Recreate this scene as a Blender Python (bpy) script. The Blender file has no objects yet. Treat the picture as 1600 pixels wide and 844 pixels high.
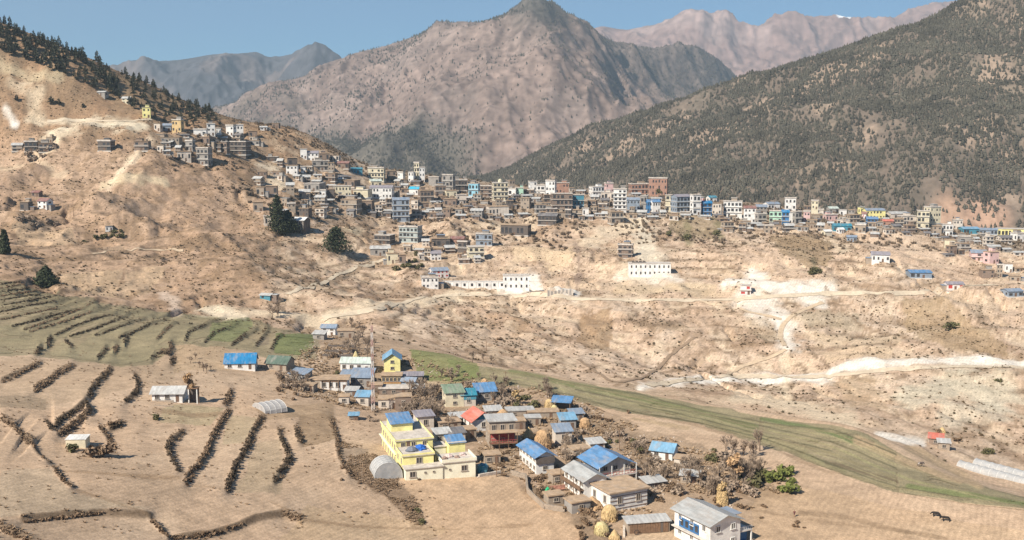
import bpy, math, random
import numpy as np
from mathutils import Vector, Matrix
from mathutils.bvhtree import BVHTree

R = math.radians
random.seed(7)
rng = np.random.default_rng(7)
SC = bpy.context.scene
COL = SC.collection

# ------------------------------------------------------------------ camera
F = 1716.0                       # focal length in pixels of the 1600 px wide photograph
HORIZON = 200.0
PITCH = math.atan((422 - HORIZON) / F)
CP, SP = math.cos(PITCH), math.sin(PITCH)
CAM = Vector((0, 0, 100.0))
cam_data = bpy.data.cameras.new('camera')
cam_data.sensor_width = 36.0
cam_data.lens = 36.0 * F / 1600.0
cam_data.clip_start = 0.5
cam_data.clip_end = 40000
cam = bpy.data.objects.new('camera', cam_data)
COL.objects.link(cam)
cam.location = CAM
cam.rotation_euler = (R(90) - PITCH, 0, 0)
SC.camera = cam

# ------------------------------------------------------------------ light
SUN_EL, SUN_AZ = R(40), R(47)    # from the left and a little behind the camera
SUN_DIR = Vector((-math.cos(SUN_EL) * math.cos(SUN_AZ), -math.cos(SUN_EL) * math.sin(SUN_AZ), math.sin(SUN_EL)))
world = bpy.data.worlds.new('World')
SC.world = world
world.use_nodes = True
wn = world.node_tree
wn.nodes.clear()
sky = wn.nodes.new('ShaderNodeTexSky')
sky.sky_type = 'NISHITA'
sky.sun_disc = False
sky.sun_elevation = SUN_EL
sky.sun_rotation = math.atan2(SUN_DIR.x, SUN_DIR.y)
sky.altitude = 2800
sky.air_density = 0.9
sky.dust_density = 0.0
sky.ozone_density = 10.0
bg = wn.nodes.new('ShaderNodeBackground')
bg.inputs['Strength'].default_value = 0.068
wo = wn.nodes.new('ShaderNodeOutputWorld')
tint = wn.nodes.new('ShaderNodeVectorMath'); tint.operation = 'MULTIPLY'      # the photograph's white balance
tint.inputs[1].default_value = (0.90, 1.06, 0.93)
wn.links.new(sky.outputs[0], tint.inputs[0])
wn.links.new(tint.outputs[0], bg.inputs[0])
wn.links.new(bg.outputs[0], wo.inputs[0])
sd = bpy.data.lights.new('sun', 'SUN')
sd.energy = 4.2
sd.angle = R(0.53)
sd.color = (1.0, 0.93, 0.81)
sun = bpy.data.objects.new('sun', sd)
COL.objects.link(sun)
sun.rotation_euler = SUN_DIR.to_track_quat('Z', 'Y').to_euler()
SC.view_settings.view_transform = 'Standard'
SC.view_settings.look = 'None'
SC.view_settings.gamma = 1.0
SC.view_settings.exposure = 0.8
SC.view_settings.use_curve_mapping = False
SC.render.engine = 'CYCLES'
SC.cycles.max_bounces = 4
SC.cycles.diffuse_bounces = 2
SC.cycles.glossy_bounces = 2
SC.cycles.transmission_bounces = 2
SC.cycles.volume_bounces = 0
SC.cycles.caustics_reflective = False
SC.cycles.caustics_refractive = False

# ------------------------------------------------------------------ tagging and mesh helpers
def tag(o, label=None, cat=None, group=None, kind=None):
    if label: o['label'] = label
    if cat: o['category'] = cat
    if group: o['group'] = group
    if cat and not kind: kind = 'thing'
    if kind: o['kind'] = kind
    return o

def link(o, parent=None):
    COL.objects.link(o)
    if parent is not None:
        o.parent = parent
    return o

def empty(name, loc, rz=0.0):
    o = bpy.data.objects.new(name, None)
    o.location = loc
    o.rotation_euler = (0, 0, rz)
    o.empty_display_size = 1.0
    return link(o)

def mesh_obj(name, me, m, parent=None, loc=None, rot=None, scale=None):
    o = bpy.data.objects.new(name, me)
    if m is not None and len(me.materials) == 0:
        me.materials.append(m)
    if loc is not None: o.location = loc
    if rot is not None: o.rotation_euler = rot
    if scale is not None: o.scale = scale
    return link(o, parent)

def np_mesh(name, v, f, smooth=True):
    """v (n,3) array, f (m,k) array of equal sized faces"""
    me = bpy.data.meshes.new(name)
    v = np.asarray(v, dtype=np.float32); f = np.asarray(f, dtype=np.int32)
    k = f.shape[1]
    me.vertices.add(len(v)); me.vertices.foreach_set('co', v.ravel())
    me.loops.add(f.size); me.loops.foreach_set('vertex_index', f.ravel())
    me.polygons.add(len(f))
    me.polygons.foreach_set('loop_start', np.arange(0, f.size, k, dtype=np.int32))
    try:
        me.polygons.foreach_set('loop_total', np.full(len(f), k, dtype=np.int32))
    except Exception:
        pass
    me.update(calc_edges=True)
    me.polygons.foreach_set('use_smooth', np.full(len(f), smooth, dtype=bool))
    return me

class MB:
    def __init__(s):
        s.v, s.f = [], []
    def poly(s, pts):
        n = len(s.v); s.v += [tuple(p) for p in pts]; s.f.append(tuple(range(n, n + len(pts))))
    def box(s, x0, x1, y0, y1, z0, z1):
        n = len(s.v)
        s.v += [(x0,y0,z0),(x1,y0,z0),(x1,y1,z0),(x0,y1,z0),(x0,y0,z1),(x1,y0,z1),(x1,y1,z1),(x0,y1,z1)]
        for q in ((0,3,2,1),(4,5,6,7),(0,1,5,4),(1,2,6,5),(2,3,7,6),(3,0,4,7)):
            s.f.append(tuple(n + i for i in q))
        return s
    def prism(s, prof, axis, a, b):
        """profile of 2D points extruded along axis x or y from a to b (closed)"""
        n = len(s.v); k = len(prof)
        for t in (a, b):
            for p in prof:
                s.v.append((t, p[0], p[1]) if axis == 'x' else (p[0], t, p[1]))
        for i in range(k):
            j = (i + 1) % k
            s.f.append((n+i, n+j, n+k+j, n+k+i))
        s.f.append(tuple(n + i for i in reversed(range(k)))); s.f.append(tuple(n + k + i for i in range(k)))
        return s
    def tube(s, p, q, r0, r1, k=6):
        p = Vector(p); q = Vector(q); d = (q - p)
        if d.length < 1e-6: return s
        d.normalize()
        a = d.cross(Vector((0,0,1)))
        if a.length < 1e-3: a = d.cross(Vector((1,0,0)))
        a.normalize(); b = d.cross(a)
        n = len(s.v)
        for c, r in ((p, r0), (q, r1)):
            for i in range(k):
                t = 2*math.pi*i/k
                s.v.append(tuple(c + a*(r*math.cos(t)) + b*(r*math.sin(t))))
        for i in range(k):
            j = (i+1) % k
            s.f.append((n+i, n+j, n+k+j, n+k+i))
        s.f.append(tuple(n+i for i in reversed(range(k)))); s.f.append(tuple(n+k+i for i in range(k)))
        return s
    def lathe(s, prof, k=12, c=(0,0,0), jit=0.0, rnd=None):
        n = len(s.v)
        for (r, z) in prof:
            for i in range(k):
                t = 2*math.pi*i/k
                rr = r * (1 + (rnd.uniform(-jit, jit) if rnd else 0))
                s.v.append((c[0]+rr*math.cos(t), c[1]+rr*math.sin(t), c[2]+z))
        for a in range(len(prof)-1):
            for i in range(k):
                j = (i+1) % k
                s.f.append((n+a*k+i, n+a*k+j, n+(a+1)*k+j, n+(a+1)*k+i))
        s.f.append(tuple(n+(len(prof)-1)*k+i for i in range(k)))
        return s
    def mesh(s, name, smooth=False):
        me = bpy.data.meshes.new(name)
        me.from_pydata(s.v, [], s.f); me.update()
        if smooth: me.polygons.foreach_set('use_smooth', np.full(len(s.f), True, dtype=bool))
        return me
    def build(s, name, m, parent=None, smooth=False, **k):
        return mesh_obj(name, s.mesh(name, smooth), m, parent, **k)

# ------------------------------------------------------------------ noise in numpy
def _hash(ix, iy, seed):
    h = (ix.astype(np.int64)*374761393 + iy.astype(np.int64)*668265263 + seed*1442695041) & 0xFFFFFFFF
    h = ((h ^ (h >> 13)) * 1274126177) & 0xFFFFFFFF
    return ((h ^ (h >> 16)) & 0xFFFFFF) / float(0xFFFFFF)
def vnoise(x, y, seed=0):
    ix = np.floor(x); iy = np.floor(y); fx = x-ix; fy = y-iy
    fx = fx*fx*fx*(fx*(fx*6-15)+10); fy = fy*fy*fy*(fy*(fy*6-15)+10)
    a = _hash(ix,iy,seed); b = _hash(ix+1,iy,seed); c = _hash(ix,iy+1,seed); d = _hash(ix+1,iy+1,seed)
    return (a*(1-fx)+b*fx)*(1-fy)+(c*(1-fx)+d*fx)*fy
def fbm(x, y, octaves=4, seed=0, gain=0.5, lac=2.03):
    s = 0; a = 1.0; t = 0
    for i in range(octaves):
        c, sn = math.cos(i*0.9), math.sin(i*0.9)
        s = s + a*vnoise(c*x-sn*y+i*17.3, sn*x+c*y-i*9.1, seed+i); t += a
        a *= gain; x = x*lac; y = y*lac
    return s/t                       # 0..1
def ridged(x, y, octaves=4, seed=0, gain=0.5):
    s = 0; a = 1.0; t = 0
    for i in range(octaves):
        c, sn = math.cos(i*0.7), math.sin(i*0.7)
        s = s + a*(1-np.abs(2*vnoise(c*x-sn*y+i*7.7, sn*x+c*y+i*3.3, seed+i)-1)); t += a
        a *= gain; x = x*2.05; y = y*2.05
    return s/t
def sstep(a, b, x):
    t = np.clip((x-a)/(b-a), 0, 1); return t*t*(3-2*t)

# ------------------------------------------------------------------ materials
def srgb(r, g, b):
    f = lambda c: ((c/255+0.055)/1.055)**2.4 if c > 10 else c/255/12.92
    return (f(r), f(g), f(b))
MATS = {}
def mat(name, col, rough=0.85, var=0.18, scale=1.5, bump=0.0, bscale=8.0, spec=0.2, dirt=None, dirt_amt=0.5, streak=False, metal=0.0, attr=None, fine=None, furrow=None, stony=False):
    """procedural: colour x noise, optional dirt colour in stains, optional bump"""
    if name in MATS: return MATS[name]
    m = bpy.data.materials.new(name); m.use_nodes = True
    nt = m.node_tree; N = nt.nodes; L = nt.links
    bs = N['Principled BSDF']
    bs.inputs['Roughness'].default_value = rough
    bs.inputs['Specular IOR Level'].default_value = spec
    bs.inputs['Metallic'].default_value = metal
    tc = N.new('ShaderNodeTexCoord')
    n1 = N.new('ShaderNodeTexNoise'); n1.inputs['Scale'].default_value = scale; n1.inputs['Detail'].default_value = 5
    n1.inputs['Roughness'].default_value = 0.65
    vec = tc.outputs['Object']
    if streak:
        mp = N.new('ShaderNodeMapping'); mp.inputs['Scale'].default_value = streak if isinstance(streak, tuple) else (1, 1, 0.25)
        L.new(vec, mp.inputs['Vector']); vec = mp.outputs[0]
    L.new(vec, n1.inputs['Vector'])
    mr = N.new('ShaderNodeMapRange'); mr.inputs['From Min'].default_value = 0.3; mr.inputs['From Max'].default_value = 0.7
    mr.inputs['To Min'].default_value = 1-var; mr.inputs['To Max'].default_value = 1+var
    L.new(n1.outputs['Fac'], mr.inputs['Value'])
    mul = N.new('ShaderNodeVectorMath'); mul.operation = 'SCALE'
    if attr:
        at = N.new('ShaderNodeAttribute'); at.attribute_name = attr
        L.new(at.outputs['Color'], mul.inputs[0])
    else:
        mul.inputs[0].default_value = col
    L.new(mr.outputs[0], mul.inputs['Scale'])
    out = mul.outputs[0]
    if fine:
        n3 = N.new('ShaderNodeTexNoise'); n3.inputs['Scale'].default_value = fine[0]; n3.inputs['Detail'].default_value = 3
        L.new(tc.outputs['Object'], n3.inputs['Vector'])
        m3 = N.new('ShaderNodeMapRange'); m3.inputs['From Min'].default_value = 0.25; m3.inputs['From Max'].default_value = 0.75
        m3.inputs['To Min'].default_value = 1-fine[1]; m3.inputs['To Max'].default_value = 1+fine[1]
        L.new(n3.outputs['Fac'], m3.inputs['Value'])
        mu3 = N.new('ShaderNodeVectorMath'); mu3.operation = 'SCALE'
        L.new(out, mu3.inputs[0]); L.new(m3.outputs[0], mu3.inputs['Scale']); out = mu3.outputs[0]
    if stony:
        for sc_, f0, f1, gain in ((0.75, 0.585, 0.66, 0.50), (0.30, 0.60, 0.70, 0.62), (1.1, 0.42, 0.34, 1.30), (0.35, 0.40, 0.32, 1.22)):
            ns = N.new('ShaderNodeTexNoise'); ns.inputs['Scale'].default_value = sc_; ns.inputs['Detail'].default_value = 4; ns.inputs['Roughness'].default_value = 0.6
            L.new(tc.outputs['Object'], ns.inputs['Vector'])
            ms = N.new('ShaderNodeMapRange'); ms.inputs['From Min'].default_value = f0; ms.inputs['From Max'].default_value = f1
            ms.inputs['To Min'].default_value = 0.0; ms.inputs['To Max'].default_value = gain-1
            L.new(ns.outputs['Fac'], ms.inputs['Value'])
            ma = N.new('ShaderNodeMath'); ma.operation = 'MULTIPLY_ADD'; ma.inputs[2].default_value = 1.0
            L.new(ms.outputs[0], ma.inputs[0]); L.new(at.outputs['Alpha'], ma.inputs[1])
            mus = N.new('ShaderNodeVectorMath'); mus.operation = 'SCALE'; L.new(out, mus.inputs[0]); L.new(ma.outputs[0], mus.inputs['Scale']); out = mus.outputs[0]
    if furrow:
        for sc_, rot, amt in furrow:
            mpf = N.new('ShaderNodeMapping'); mpf.inputs['Rotation'].default_value = (0, 0, rot); L.new(tc.outputs['Object'], mpf.inputs['Vector'])
            wv = N.new('ShaderNodeTexWave'); wv.inputs['Scale'].default_value = sc_; wv.inputs['Distortion'].default_value = 9; wv.inputs['Detail'].default_value = 3; wv.inputs['Detail Scale'].default_value = 0.35
            L.new(mpf.outputs[0], wv.inputs['Vector'])
            nm = N.new('ShaderNodeTexNoise'); nm.inputs['Scale'].default_value = 0.03; L.new(tc.outputs['Object'], nm.inputs['Vector'])
            mm = N.new('ShaderNodeMath'); mm.operation = 'MULTIPLY'; L.new(wv.outputs['Fac'], mm.inputs[0]); L.new(nm.outputs['Fac'], mm.inputs[1])
            mf = N.new('ShaderNodeMapRange'); mf.inputs['From Max'].default_value = 0.6; mf.inputs['To Min'].default_value = 1+amt; mf.inputs['To Max'].default_value = 1-amt
            L.new(mm.outputs[0], mf.inputs['Value'])
            muf = N.new('ShaderNodeVectorMath'); muf.operation = 'SCALE'; L.new(out, muf.inputs[0]); L.new(mf.outputs[0], muf.inputs['Scale']); out = muf.outputs[0]
    if dirt is not None:
        n2 = N.new('ShaderNodeTexNoise'); n2.inputs['Scale'].default_value = scale*0.6; n2.inputs['Detail'].default_value = 6
        n2.inputs['Roughness'].default_value = 0.7
        L.new(vec, n2.inputs['Vector'])
        r2 = N.new('ShaderNodeMapRange'); r2.inputs['From Min'].default_value = 0.48; r2.inputs['From Max'].default_value = 0.68
        r2.inputs['To Max'].default_value = dirt_amt
        L.new(n2.outputs['Fac'], r2.inputs['Value'])
        mx = N.new('ShaderNodeMix'); mx.data_type = 'RGBA'
        L.new(r2.outputs[0], mx.inputs['Factor']); L.new(out, mx.inputs['A'])
        mx.inputs['B'].default_value = (*dirt, 1)
        out = mx.outputs['Result']
    L.new(out, bs.inputs['Base Color'])
    if bump:
        nb = N.new('ShaderNodeTexNoise'); nb.inputs['Scale'].default_value = bscale; nb.inputs['Detail'].default_value = 4
        L.new(tc.outputs['Object'], nb.inputs['Vector'])
        bp = N.new('ShaderNodeBump'); bp.inputs['Strength'].default_value = 1.0; bp.inputs['Distance'].default_value = bump
        L.new(nb.outputs['Fac'], bp.inputs['Height']); L.new(bp.outputs[0], bs.inputs['Normal'])
    MATS[name] = m
    return m

# ------------------------------------------------------------------ pixel <-> world
def ray(x, y):
    u = (x-800)/F; v = (422-y)/F
    return Vector((u, CP+v*SP, -SP+v*CP))
def pt(x, y, Y):
    d = ray(x, y); return CAM + d*(Y/d.y)

def pchip_rows(A, s):
    """A (K,n) control rows, s sample positions in 0..K-1: monotone cubic along axis 0"""
    K = A.shape[0]
    d = np.diff(A, axis=0)
    m = np.zeros_like(A)
    m[0] = d[0]; m[-1] = d[-1]
    same = (d[:-1]*d[1:]) > 0
    h = 2*d[:-1]*d[1:]/(d[:-1]+d[1:]+1e-12)
    m[1:-1] = np.where(same, h, 0)
    i = np.clip(np.floor(s).astype(int), 0, K-2); t = (s-i)[:, None]
    a, b, ma, mb = A[i], A[i+1], m[i], m[i+1]
    return a*(1+2*t)*(1-t)**2 + ma*t*(1-t)**2 + b*t*t*(3-2*t) + mb*t*t*(t-1)

def smooth1(a, n):
    if n < 2: return a
    k = np.hanning(n+2)[1:-1]; k /= k.sum()
    p = np.pad(a, (n, n), mode='edge')
    return np.convolve(p, k, mode='same')[n:-n]

def loft(xs, lines, rows, smooth=20):
    """lines: list of (y polyline, Y polyline) over photograph columns; gives X,Y,Z and nominal pixel rows"""
    Ys, Zs = [], []
    for yp, Yp in lines:
        y = smooth1(np.interp(xs, *zip(*yp)), smooth); Y = smooth1(np.interp(xs, *zip(*Yp)), smooth)
        v = (422-y)/F
        Ys.append(Y); Zs.append(Y*(-SP+v*CP)/(CP+v*SP))
    Ys = np.array(Ys); Zs = np.array(Zs)
    s = np.concatenate([np.linspace(i, i+1, n, endpoint=False) for i, n in enumerate(rows)] + [[len(rows)]])
    Y = pchip_rows(Ys, s); Z = pchip_rows(Zs, s)
    q = Z/Y
    v = (q*CP+SP)/(CP-q*SP)
    X = ((xs-800)/F)[None, :]*Y/(CP+v*SP)
    PY = 422-v*F
    return X, Y, Z+CAM.z, PY, s

def grid_faces(nr, nc):
    i = np.arange(nr*nc).reshape(nr, nc)
    return np.stack([i[:-1,:-1], i[:-1,1:], i[1:,1:], i[1:,:-1]], -1).reshape(-1, 4)

def poly_mask(PX, PY, poly):
    inside = np.zeros(PX.shape, bool)
    n = len(poly); j = n-1
    for i in range(n):
        xi, yi = poly[i]; xj, yj = poly[j]
        c = ((yi > PY) != (yj > PY)) & (PX < (xj-xi)*(PY-yi)/(yj-yi+1e-9)+xi)
        inside ^= c; j = i
    return inside

def line_dist(PX, PY, pts):
    d = np.full(PX.shape, 1e9)
    for (ax, ay), (bx, by) in zip(pts[:-1], pts[1:]):
        vx, vy = bx-ax, by-ay; L2 = vx*vx+vy*vy+1e-9
        t = np.clip(((PX-ax)*vx+(PY-ay)*vy)/L2, 0, 1)
        d = np.minimum(d, np.hypot(PX-ax-t*vx, PY-ay-t*vy))
    return d

# ================================================================== THE GROUND: fields, valley side, town bench, hill
def C(*p): return list(p)
GL = [
 # (photograph row, forward distance) along each line from the camera's hillside outwards
 (C((-400,1280),(2000,1280)), C((-400,12),(2000,12))),
 (C((-400,1180),(2000,1180)), C((-400,60),(2000,60))),
 (C((-400,1050),(2000,1050)), C((-400,138),(0,145),(200,154),(400,164),(600,173),(800,180),(1000,185),(2000,185))),
 (C((-400,844),(2000,844)),   C((-400,182),(0,192),(200,205),(400,219),(600,231),(800,236),(1000,239),(1400,236),(2000,230))),
 (C((-400,720),(1200,720),(1400,752),(1600,800),(2000,850)), C((-400,222),(0,233),(200,247),(400,264),(600,281),(800,290),(1000,294),(1200,291),(1400,270),(1600,248),(2000,228))),
 (C((-400,630),(800,630),(1000,652),(1200,692),(1400,725),(1600,782),(2000,860)), C((-400,274),(0,286),(200,302),(400,322),(600,346),(800,352),(1000,334),(1200,311),(1400,289),(1600,258),(2000,235))),
 (C((-400,545),(0,555),(200,560),(400,556),(600,550),(640,549),(740,565),(800,578),(900,597),(1000,612),(1100,632),(1200,650),(1300,664),(1340,673),(1400,698),(1500,745),(1600,772),(2000,850)),
  C((-400,332),(0,345),(200,360),(400,383),(600,402),(700,396),(800,386),(1000,370),(1200,341),(1400,306),(1600,272),(2000,245))),
 (C((-400,490),(0,498),(200,512),(400,527),(600,534),(700,550),(800,584),(1000,618),(1200,656),(1300,668),(1400,690),(1500,738),(1600,762),(2000,830)),
  C((-400,385),(0,398),(200,405),(400,412),(600,430),(700,425),(800,414),(1000,396),(1200,368),(1400,338),(1600,303),(2000,270))),
 (C((-400,428),(0,437),(200,472),(400,502),(500,511),(600,515),(700,535),(800,560),(1000,590),(1200,620),(1400,640),(1500,660),(1600,690),(2000,740)),
  C((-400,455),(0,466),(200,466),(400,466),(500,470),(600,475),(700,471),(800,455),(1000,442),(1200,430),(1400,410),(1600,370),(2000,330))),
 (C((-400,385),(0,390),(200,406),(400,432),(600,472),(800,515),(1000,560),(1200,588),(1400,576),(1600,570),(2000,565)),
  C((-400,525),(0,535),(200,535),(400,536),(600,540),(800,530),(1000,505),(1200,490),(1400,480),(2000,478))),
 (C((-400,340),(0,345),(200,355),(400,386),(600,446),(700,459),(800,462),(1000,467),(1200,462),(1400,455),(1600,450),(2000,450)),
  C((-400,600),(0,600),(200,610),(400,616),(600,612),(1200,610),(1400,620),(1600,632),(2000,640))),
 (C((-400,280),(0,290),(200,300),(400,332),(600,386),(800,396),(1000,396),(1200,390),(1400,396),(1600,404),(2000,410)),
  C((-400,700),(0,700),(400,706),(600,720),(800,720),(1200,700),(1600,722),(2000,730))),
 (C((-400,205),(0,225),(200,230),(300,246),(400,270),(500,302),(600,330),(800,340),(1000,340),(1200,354),(1400,364),(1600,392),(2000,400)),
  C((-400,780),(0,780),(200,780),(400,800),(600,825),(1000,830),(1200,822),(2000,842))),
 (C((-400,-110),(-200,-40),(0,38),(60,60),(100,78),(160,102),(220,126),(260,146),(300,164),(350,182),(400,194),(440,196),(470,205),(500,220),(540,244),(570,258),(620,268),(700,278),(800,290),(1000,303),(1200,322),(1400,340),(1600,374),(2000,395)),
  C((-400,900),(0,900),(200,920),(300,950),(400,965),(600,985),(1000,985),(1200,975),(1600,985),(2000,990))),
 (C((-400,-50),(0,90),(200,170),(400,232),(560,290),(700,310),(1000,335),(1400,370),(1600,405),(2000,425)),
  C((-400,1100),(0,1120),(400,1150),(700,1120),(2000,1120))),
 (C((-400,300),(0,300),(600,360),(1000,390),(1600,440),(2000,460)), C((-400,1700),(2000,1700))),
]
GROWS = [4, 5, 26, 66, 62, 46, 42, 28, 34, 38, 40, 36, 36, 64, 10, 6]
NC = 900
gx = np.linspace(-360, 1960, NC)
X, Y, Z, PY, GS = loft(gx, GL, GROWS, smooth=30)
PX = np.broadcast_to(gx[None, :], X.shape)
NR = X.shape[0]
SROW = np.broadcast_to(GS[:, None], X.shape)
far = sstep(6.4, 8.2, SROW)                      # 0 in the near fields, 1 on the valley side
# natural relief
rough = far*(0.35+0.65*sstep(9, 10.5, SROW)*sstep(450, 250, PX)+0.45*sstep(8.2,9.2,SROW))
edge_keep = 1-0.85*np.exp(-((SROW-13)/0.30)**2)
Z = Z + edge_keep*rough*(ridged(X/95, Y/95, 4, 11)-0.55)*16 + edge_keep*rough*(fbm(X/34, Y/34, 4, 5)-0.5)*8
Z = Z + far*(fbm(X/9, Y/9, 3, 8)-0.5)*1.6*edge_keep
near = 1-far
Z = Z + near*(fbm(X/45, Y/45, 3, 21)-0.5)*2.2 + near*(fbm(X/7, Y/7, 3, 23)-0.5)*0.30
GUL = sstep(0.78, 0.95, ridged(X/38+0.4*fbm(X/20,Y/20,2,151), Y/120, 3, 153))*far*sstep(0.4,0.55,fbm(X/90,Y/90,2,155))*edge_keep
Z = Z-GUL*2.6
# terraces cut in the far side: level treads with short risers
stp = 2.6
wob = fbm(X/70, Y/70, 3, 31)*6
q = (Z+wob)/stp; fr = q-np.floor(q)
ter = (np.floor(q)+sstep(0.62, 1.0, fr))*stp-wob
tmask = far*sstep(0.42, 0.55, fbm(X/120, Y/120, 2, 44))*(0.35+0.25*sstep(500, 700, PX))*sstep(13.0, 12.4, SROW)
tmask = np.maximum(tmask, far*0.45*sstep(420, 340, PX)*sstep(8, 8.4, SROW)*sstep(10.6, 10.0, SROW))
Z = Z*(1-tmask)+ter*tmask

# hedged terrace banks of the near fields (photograph columns and rows, then laid on the ground)
HEDGES = {
 'low': [
  ((72,658),(84,670),(96,656),(118,643),(134,630),(142,640)), ((92,678),(110,667),(128,652),(141,642)),
  ((4,656),(22,667),(36,682),(50,693),(60,707),(74,719)), ((86,734),(98,750),(112,764)),
  ((158,668),(168,681),(174,697)), ((172,668),(188,662)),
  ((283,675),(268,686),(262,700),(270,721),(279,735)), ((357,644),(346,660),(333,680),(327,700),(311,725),(297,741),(291,757)),
  ((409,656),(396,675),(386,700),(371,721),(361,745),(355,768)), ((437,676),(447,700),(453,716),(440,735),(429,752)),
  ((518,660),(527,688),(530,712),(546,742)), ((464,672),(469,690)),
  ((36,816),(100,809),(150,804),(204,808),(236,809)), ((0,827),(24,838),(50,850)),
  ((270,842),(330,835),(366,825),(400,812),(441,803)), ((446,803),(470,813)), ((236,812),(250,826),(264,842)),
 ],
 'mid': [
  ((3,598),(20,590),(40,580),(61,569)), ((55,612),(75,598),(90,585),(112,574)), ((139,621),(150,602),(160,592),(172,577)),
  ((197,628),(213,615),(216,600),(211,588)), ((58,552),(64,544)), ((75,541),(79,528)), ((154,559),(166,544)), ((179,550),(182,541)),
  ((238,560),(244,552),(262,553)), ((265,553),(268,537)), ((104,534),(110,540)), ((196,537),(198,528)), ((268,566),(270,560)), ((352,632),(361,612)),
 ],
 'top': [
  ((0,451),(46,443)), ((0,463),(56,455),(80,451)), ((0,478),(46,470),(100,460)), ((0,500),(40,492),(90,482),(136,467)), ((20,510),(70,497),(118,484)), ((150,524),(186,512),(226,496)),
  ((0,445),(32,440)), ((0,457),(62,447)), ((0,469),(50,462),(96,456)), ((0,488),(40,479),(80,472),(121,464)),
  ((38,515),(82,500),(130,482),(152,470)), ((47,518),(100,503),(150,486),(173,475)), ((88,523),(120,508),(150,498),(181,490)),
  ((110,525),(145,515),(185,500),(206,485),(240,481)), ((186,528),(220,515),(246,500),(266,490)), ((246,530),(260,515),(276,505)),
  ((290,532),(295,520),(320,508),(350,495)), ((320,535),(336,520),(360,510),(386,500)), ((362,540),(381,525),(401,514)),
  ((400,540),(412,525),(419,515)), ((425,545),(432,530),(441,522)), ((478,558),(493,545)),
 ]}
BANK = np.zeros_like(Z); STEP = np.zeros_like(Z)
for grp, hs in HEDGES.items():
    for h in hs:
        xs_, ys_ = [p[0] for p in h], [p[1] for p in h]
        sel = (PX > min(xs_)-14) & (PX < max(xs_)+14) & (PY > min(ys_)-14) & (PY < max(ys_)+14) & (SROW > 2.2) & (SROW < 8.6)
        d = line_dist(PX[sel], PY[sel], h)
        w = 4.5 if grp == 'low' else (3.5 if grp == 'mid' else 2.5)
        b = np.exp(-(d/w)**2)
        BANK[sel] = np.maximum(BANK[sel], b)
        sel = (PX > min(xs_)-60) & (PX < max(xs_)+60) & (PY > min(ys_)-40) & (PY < max(ys_)+40) & (SROW > 2.2) & (SROW < 8.6)
        best = np.full(int(sel.sum()), 1e9); sgn = np.zeros_like(best); px_s, py_s = PX[sel], PY[sel]
        for (ax, ay), (bx, by) in zip(h[:-1], h[1:]):
            vx, vy = bx-ax, by-ay; L2 = vx*vx+vy*vy+1e-9
            t_ = np.clip(((px_s-ax)*vx+(py_s-ay)*vy)/L2, 0, 1); dd = np.hypot(px_s-ax-t_*vx, py_s-ay-t_*vy)
            nx_, ny_ = -vy, vx
            if nx_+0.8*ny_ < 0: nx_, ny_ = -nx_, -ny_
            sd_ = (nx_*(px_s-ax)+ny_*(py_s-ay))/math.sqrt(L2)
            up_d = dd < best; sgn = np.where(up_d, sd_, sgn); best = np.where(up_d, dd, best)
        HH = {'low': 0.8, 'mid': 0.8, 'top': 0.6}[grp]; wd = {'low': 24, 'mid': 18, 'top': 9}[grp]
        STEP[sel] += -HH/2*(sgn/(best+1e-6))*np.tanh(best/1.8)*np.exp(-(best/wd)**2)
Z = Z + STEP + BANK*0.35*(0.5+fbm(X/3, Y/3, 2, 55))

# ------------------------------------------------------------------ ground colour (what the soil itself is)
def lerp(A, col, a):
    return A*(1-a[..., None])+np.array(col)[None, None, :]*a[..., None]
n_big = fbm(X/60, Y/60, 4, 101); n_mid = fbm(X/14, Y/14, 4, 102); n_fin = fbm(X/3.2, Y/3.2, 3, 103)
A = np.zeros(X.shape+(3,)); A[:] = (0.45, 0.318, 0.215)
A = lerp(A, (0.37, 0.265, 0.18), near*sstep(0.45, 0.62, n_big)*0.8)
A = lerp(A, (0.49, 0.36, 0.25), near*sstep(0.5, 0.68, fbm(X/25, Y/25, 3, 107))*0.6)
FAR_T = np.zeros_like(A); FAR_T[:] = (0.545, 0.395, 0.28)
FAR_T = lerp(FAR_T, (0.36, 0.24, 0.16), sstep(0.48, 0.64, n_mid*0.55+n_big*0.45)*0.6)
FAR_T = lerp(FAR_T, (0.58, 0.45, 0.335), sstep(0.52, 0.66, fbm(X/22, Y/50, 4, 110))*0.7)
FAR_T = lerp(FAR_T, (0.27, 0.18, 0.11), sstep(0.60, 0.72, n_fin*0.6+n_mid*0.4)*0.55)
A = A*near[..., None]+FAR_T*far[..., None]
left = far*sstep(520, 380, PX)
A = lerp(A, (0.36, 0.232, 0.148), left*0.7)
upl = sstep(11.6, 12.3, SROW)*sstep(560, 420, PX)
A = lerp(A, (0.31, 0.19, 0.11), upl*0.8)
up2 = sstep(12.1, 12.8, SROW)*sstep(420, 330, PX)
A = lerp(A, (0.24, 0.175, 0.11), up2*sstep(0.35, 0.6, n_mid)*0.8)
mott = fbm(X/5.5, Y/7.5, 4, 121)
A = lerp(A, (0.25, 0.165, 0.10), far*sstep(0.52, 0.64, mott*0.6+n_big*0.25+n_mid*0.15)*(0.75-0.35*sstep(500, 900, PX)))
A = lerp(A, (0.62, 0.48, 0.335), far*sstep(0.55, 0.66, fbm(X/8, Y/11, 4, 123))*0.55*sstep(330, 500, PX+0*Y))
A = lerp(A, (0.21, 0.14, 0.085), far*sstep(0.62, 0.72, fbm(X/2.2, Y/3, 3, 125))*0.6)
cq = (Z+fbm(X/55, Y/55, 3, 141)*9)/4.2; cf = np.abs(cq-np.floor(cq)-0.5)
contour = far*sstep(0.13, 0.03, cf+0.10*(n_fin-0.5))*sstep(0.40, 0.54, fbm(X/40, Y/40, 3, 143))*(SROW < 12.6)
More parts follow.
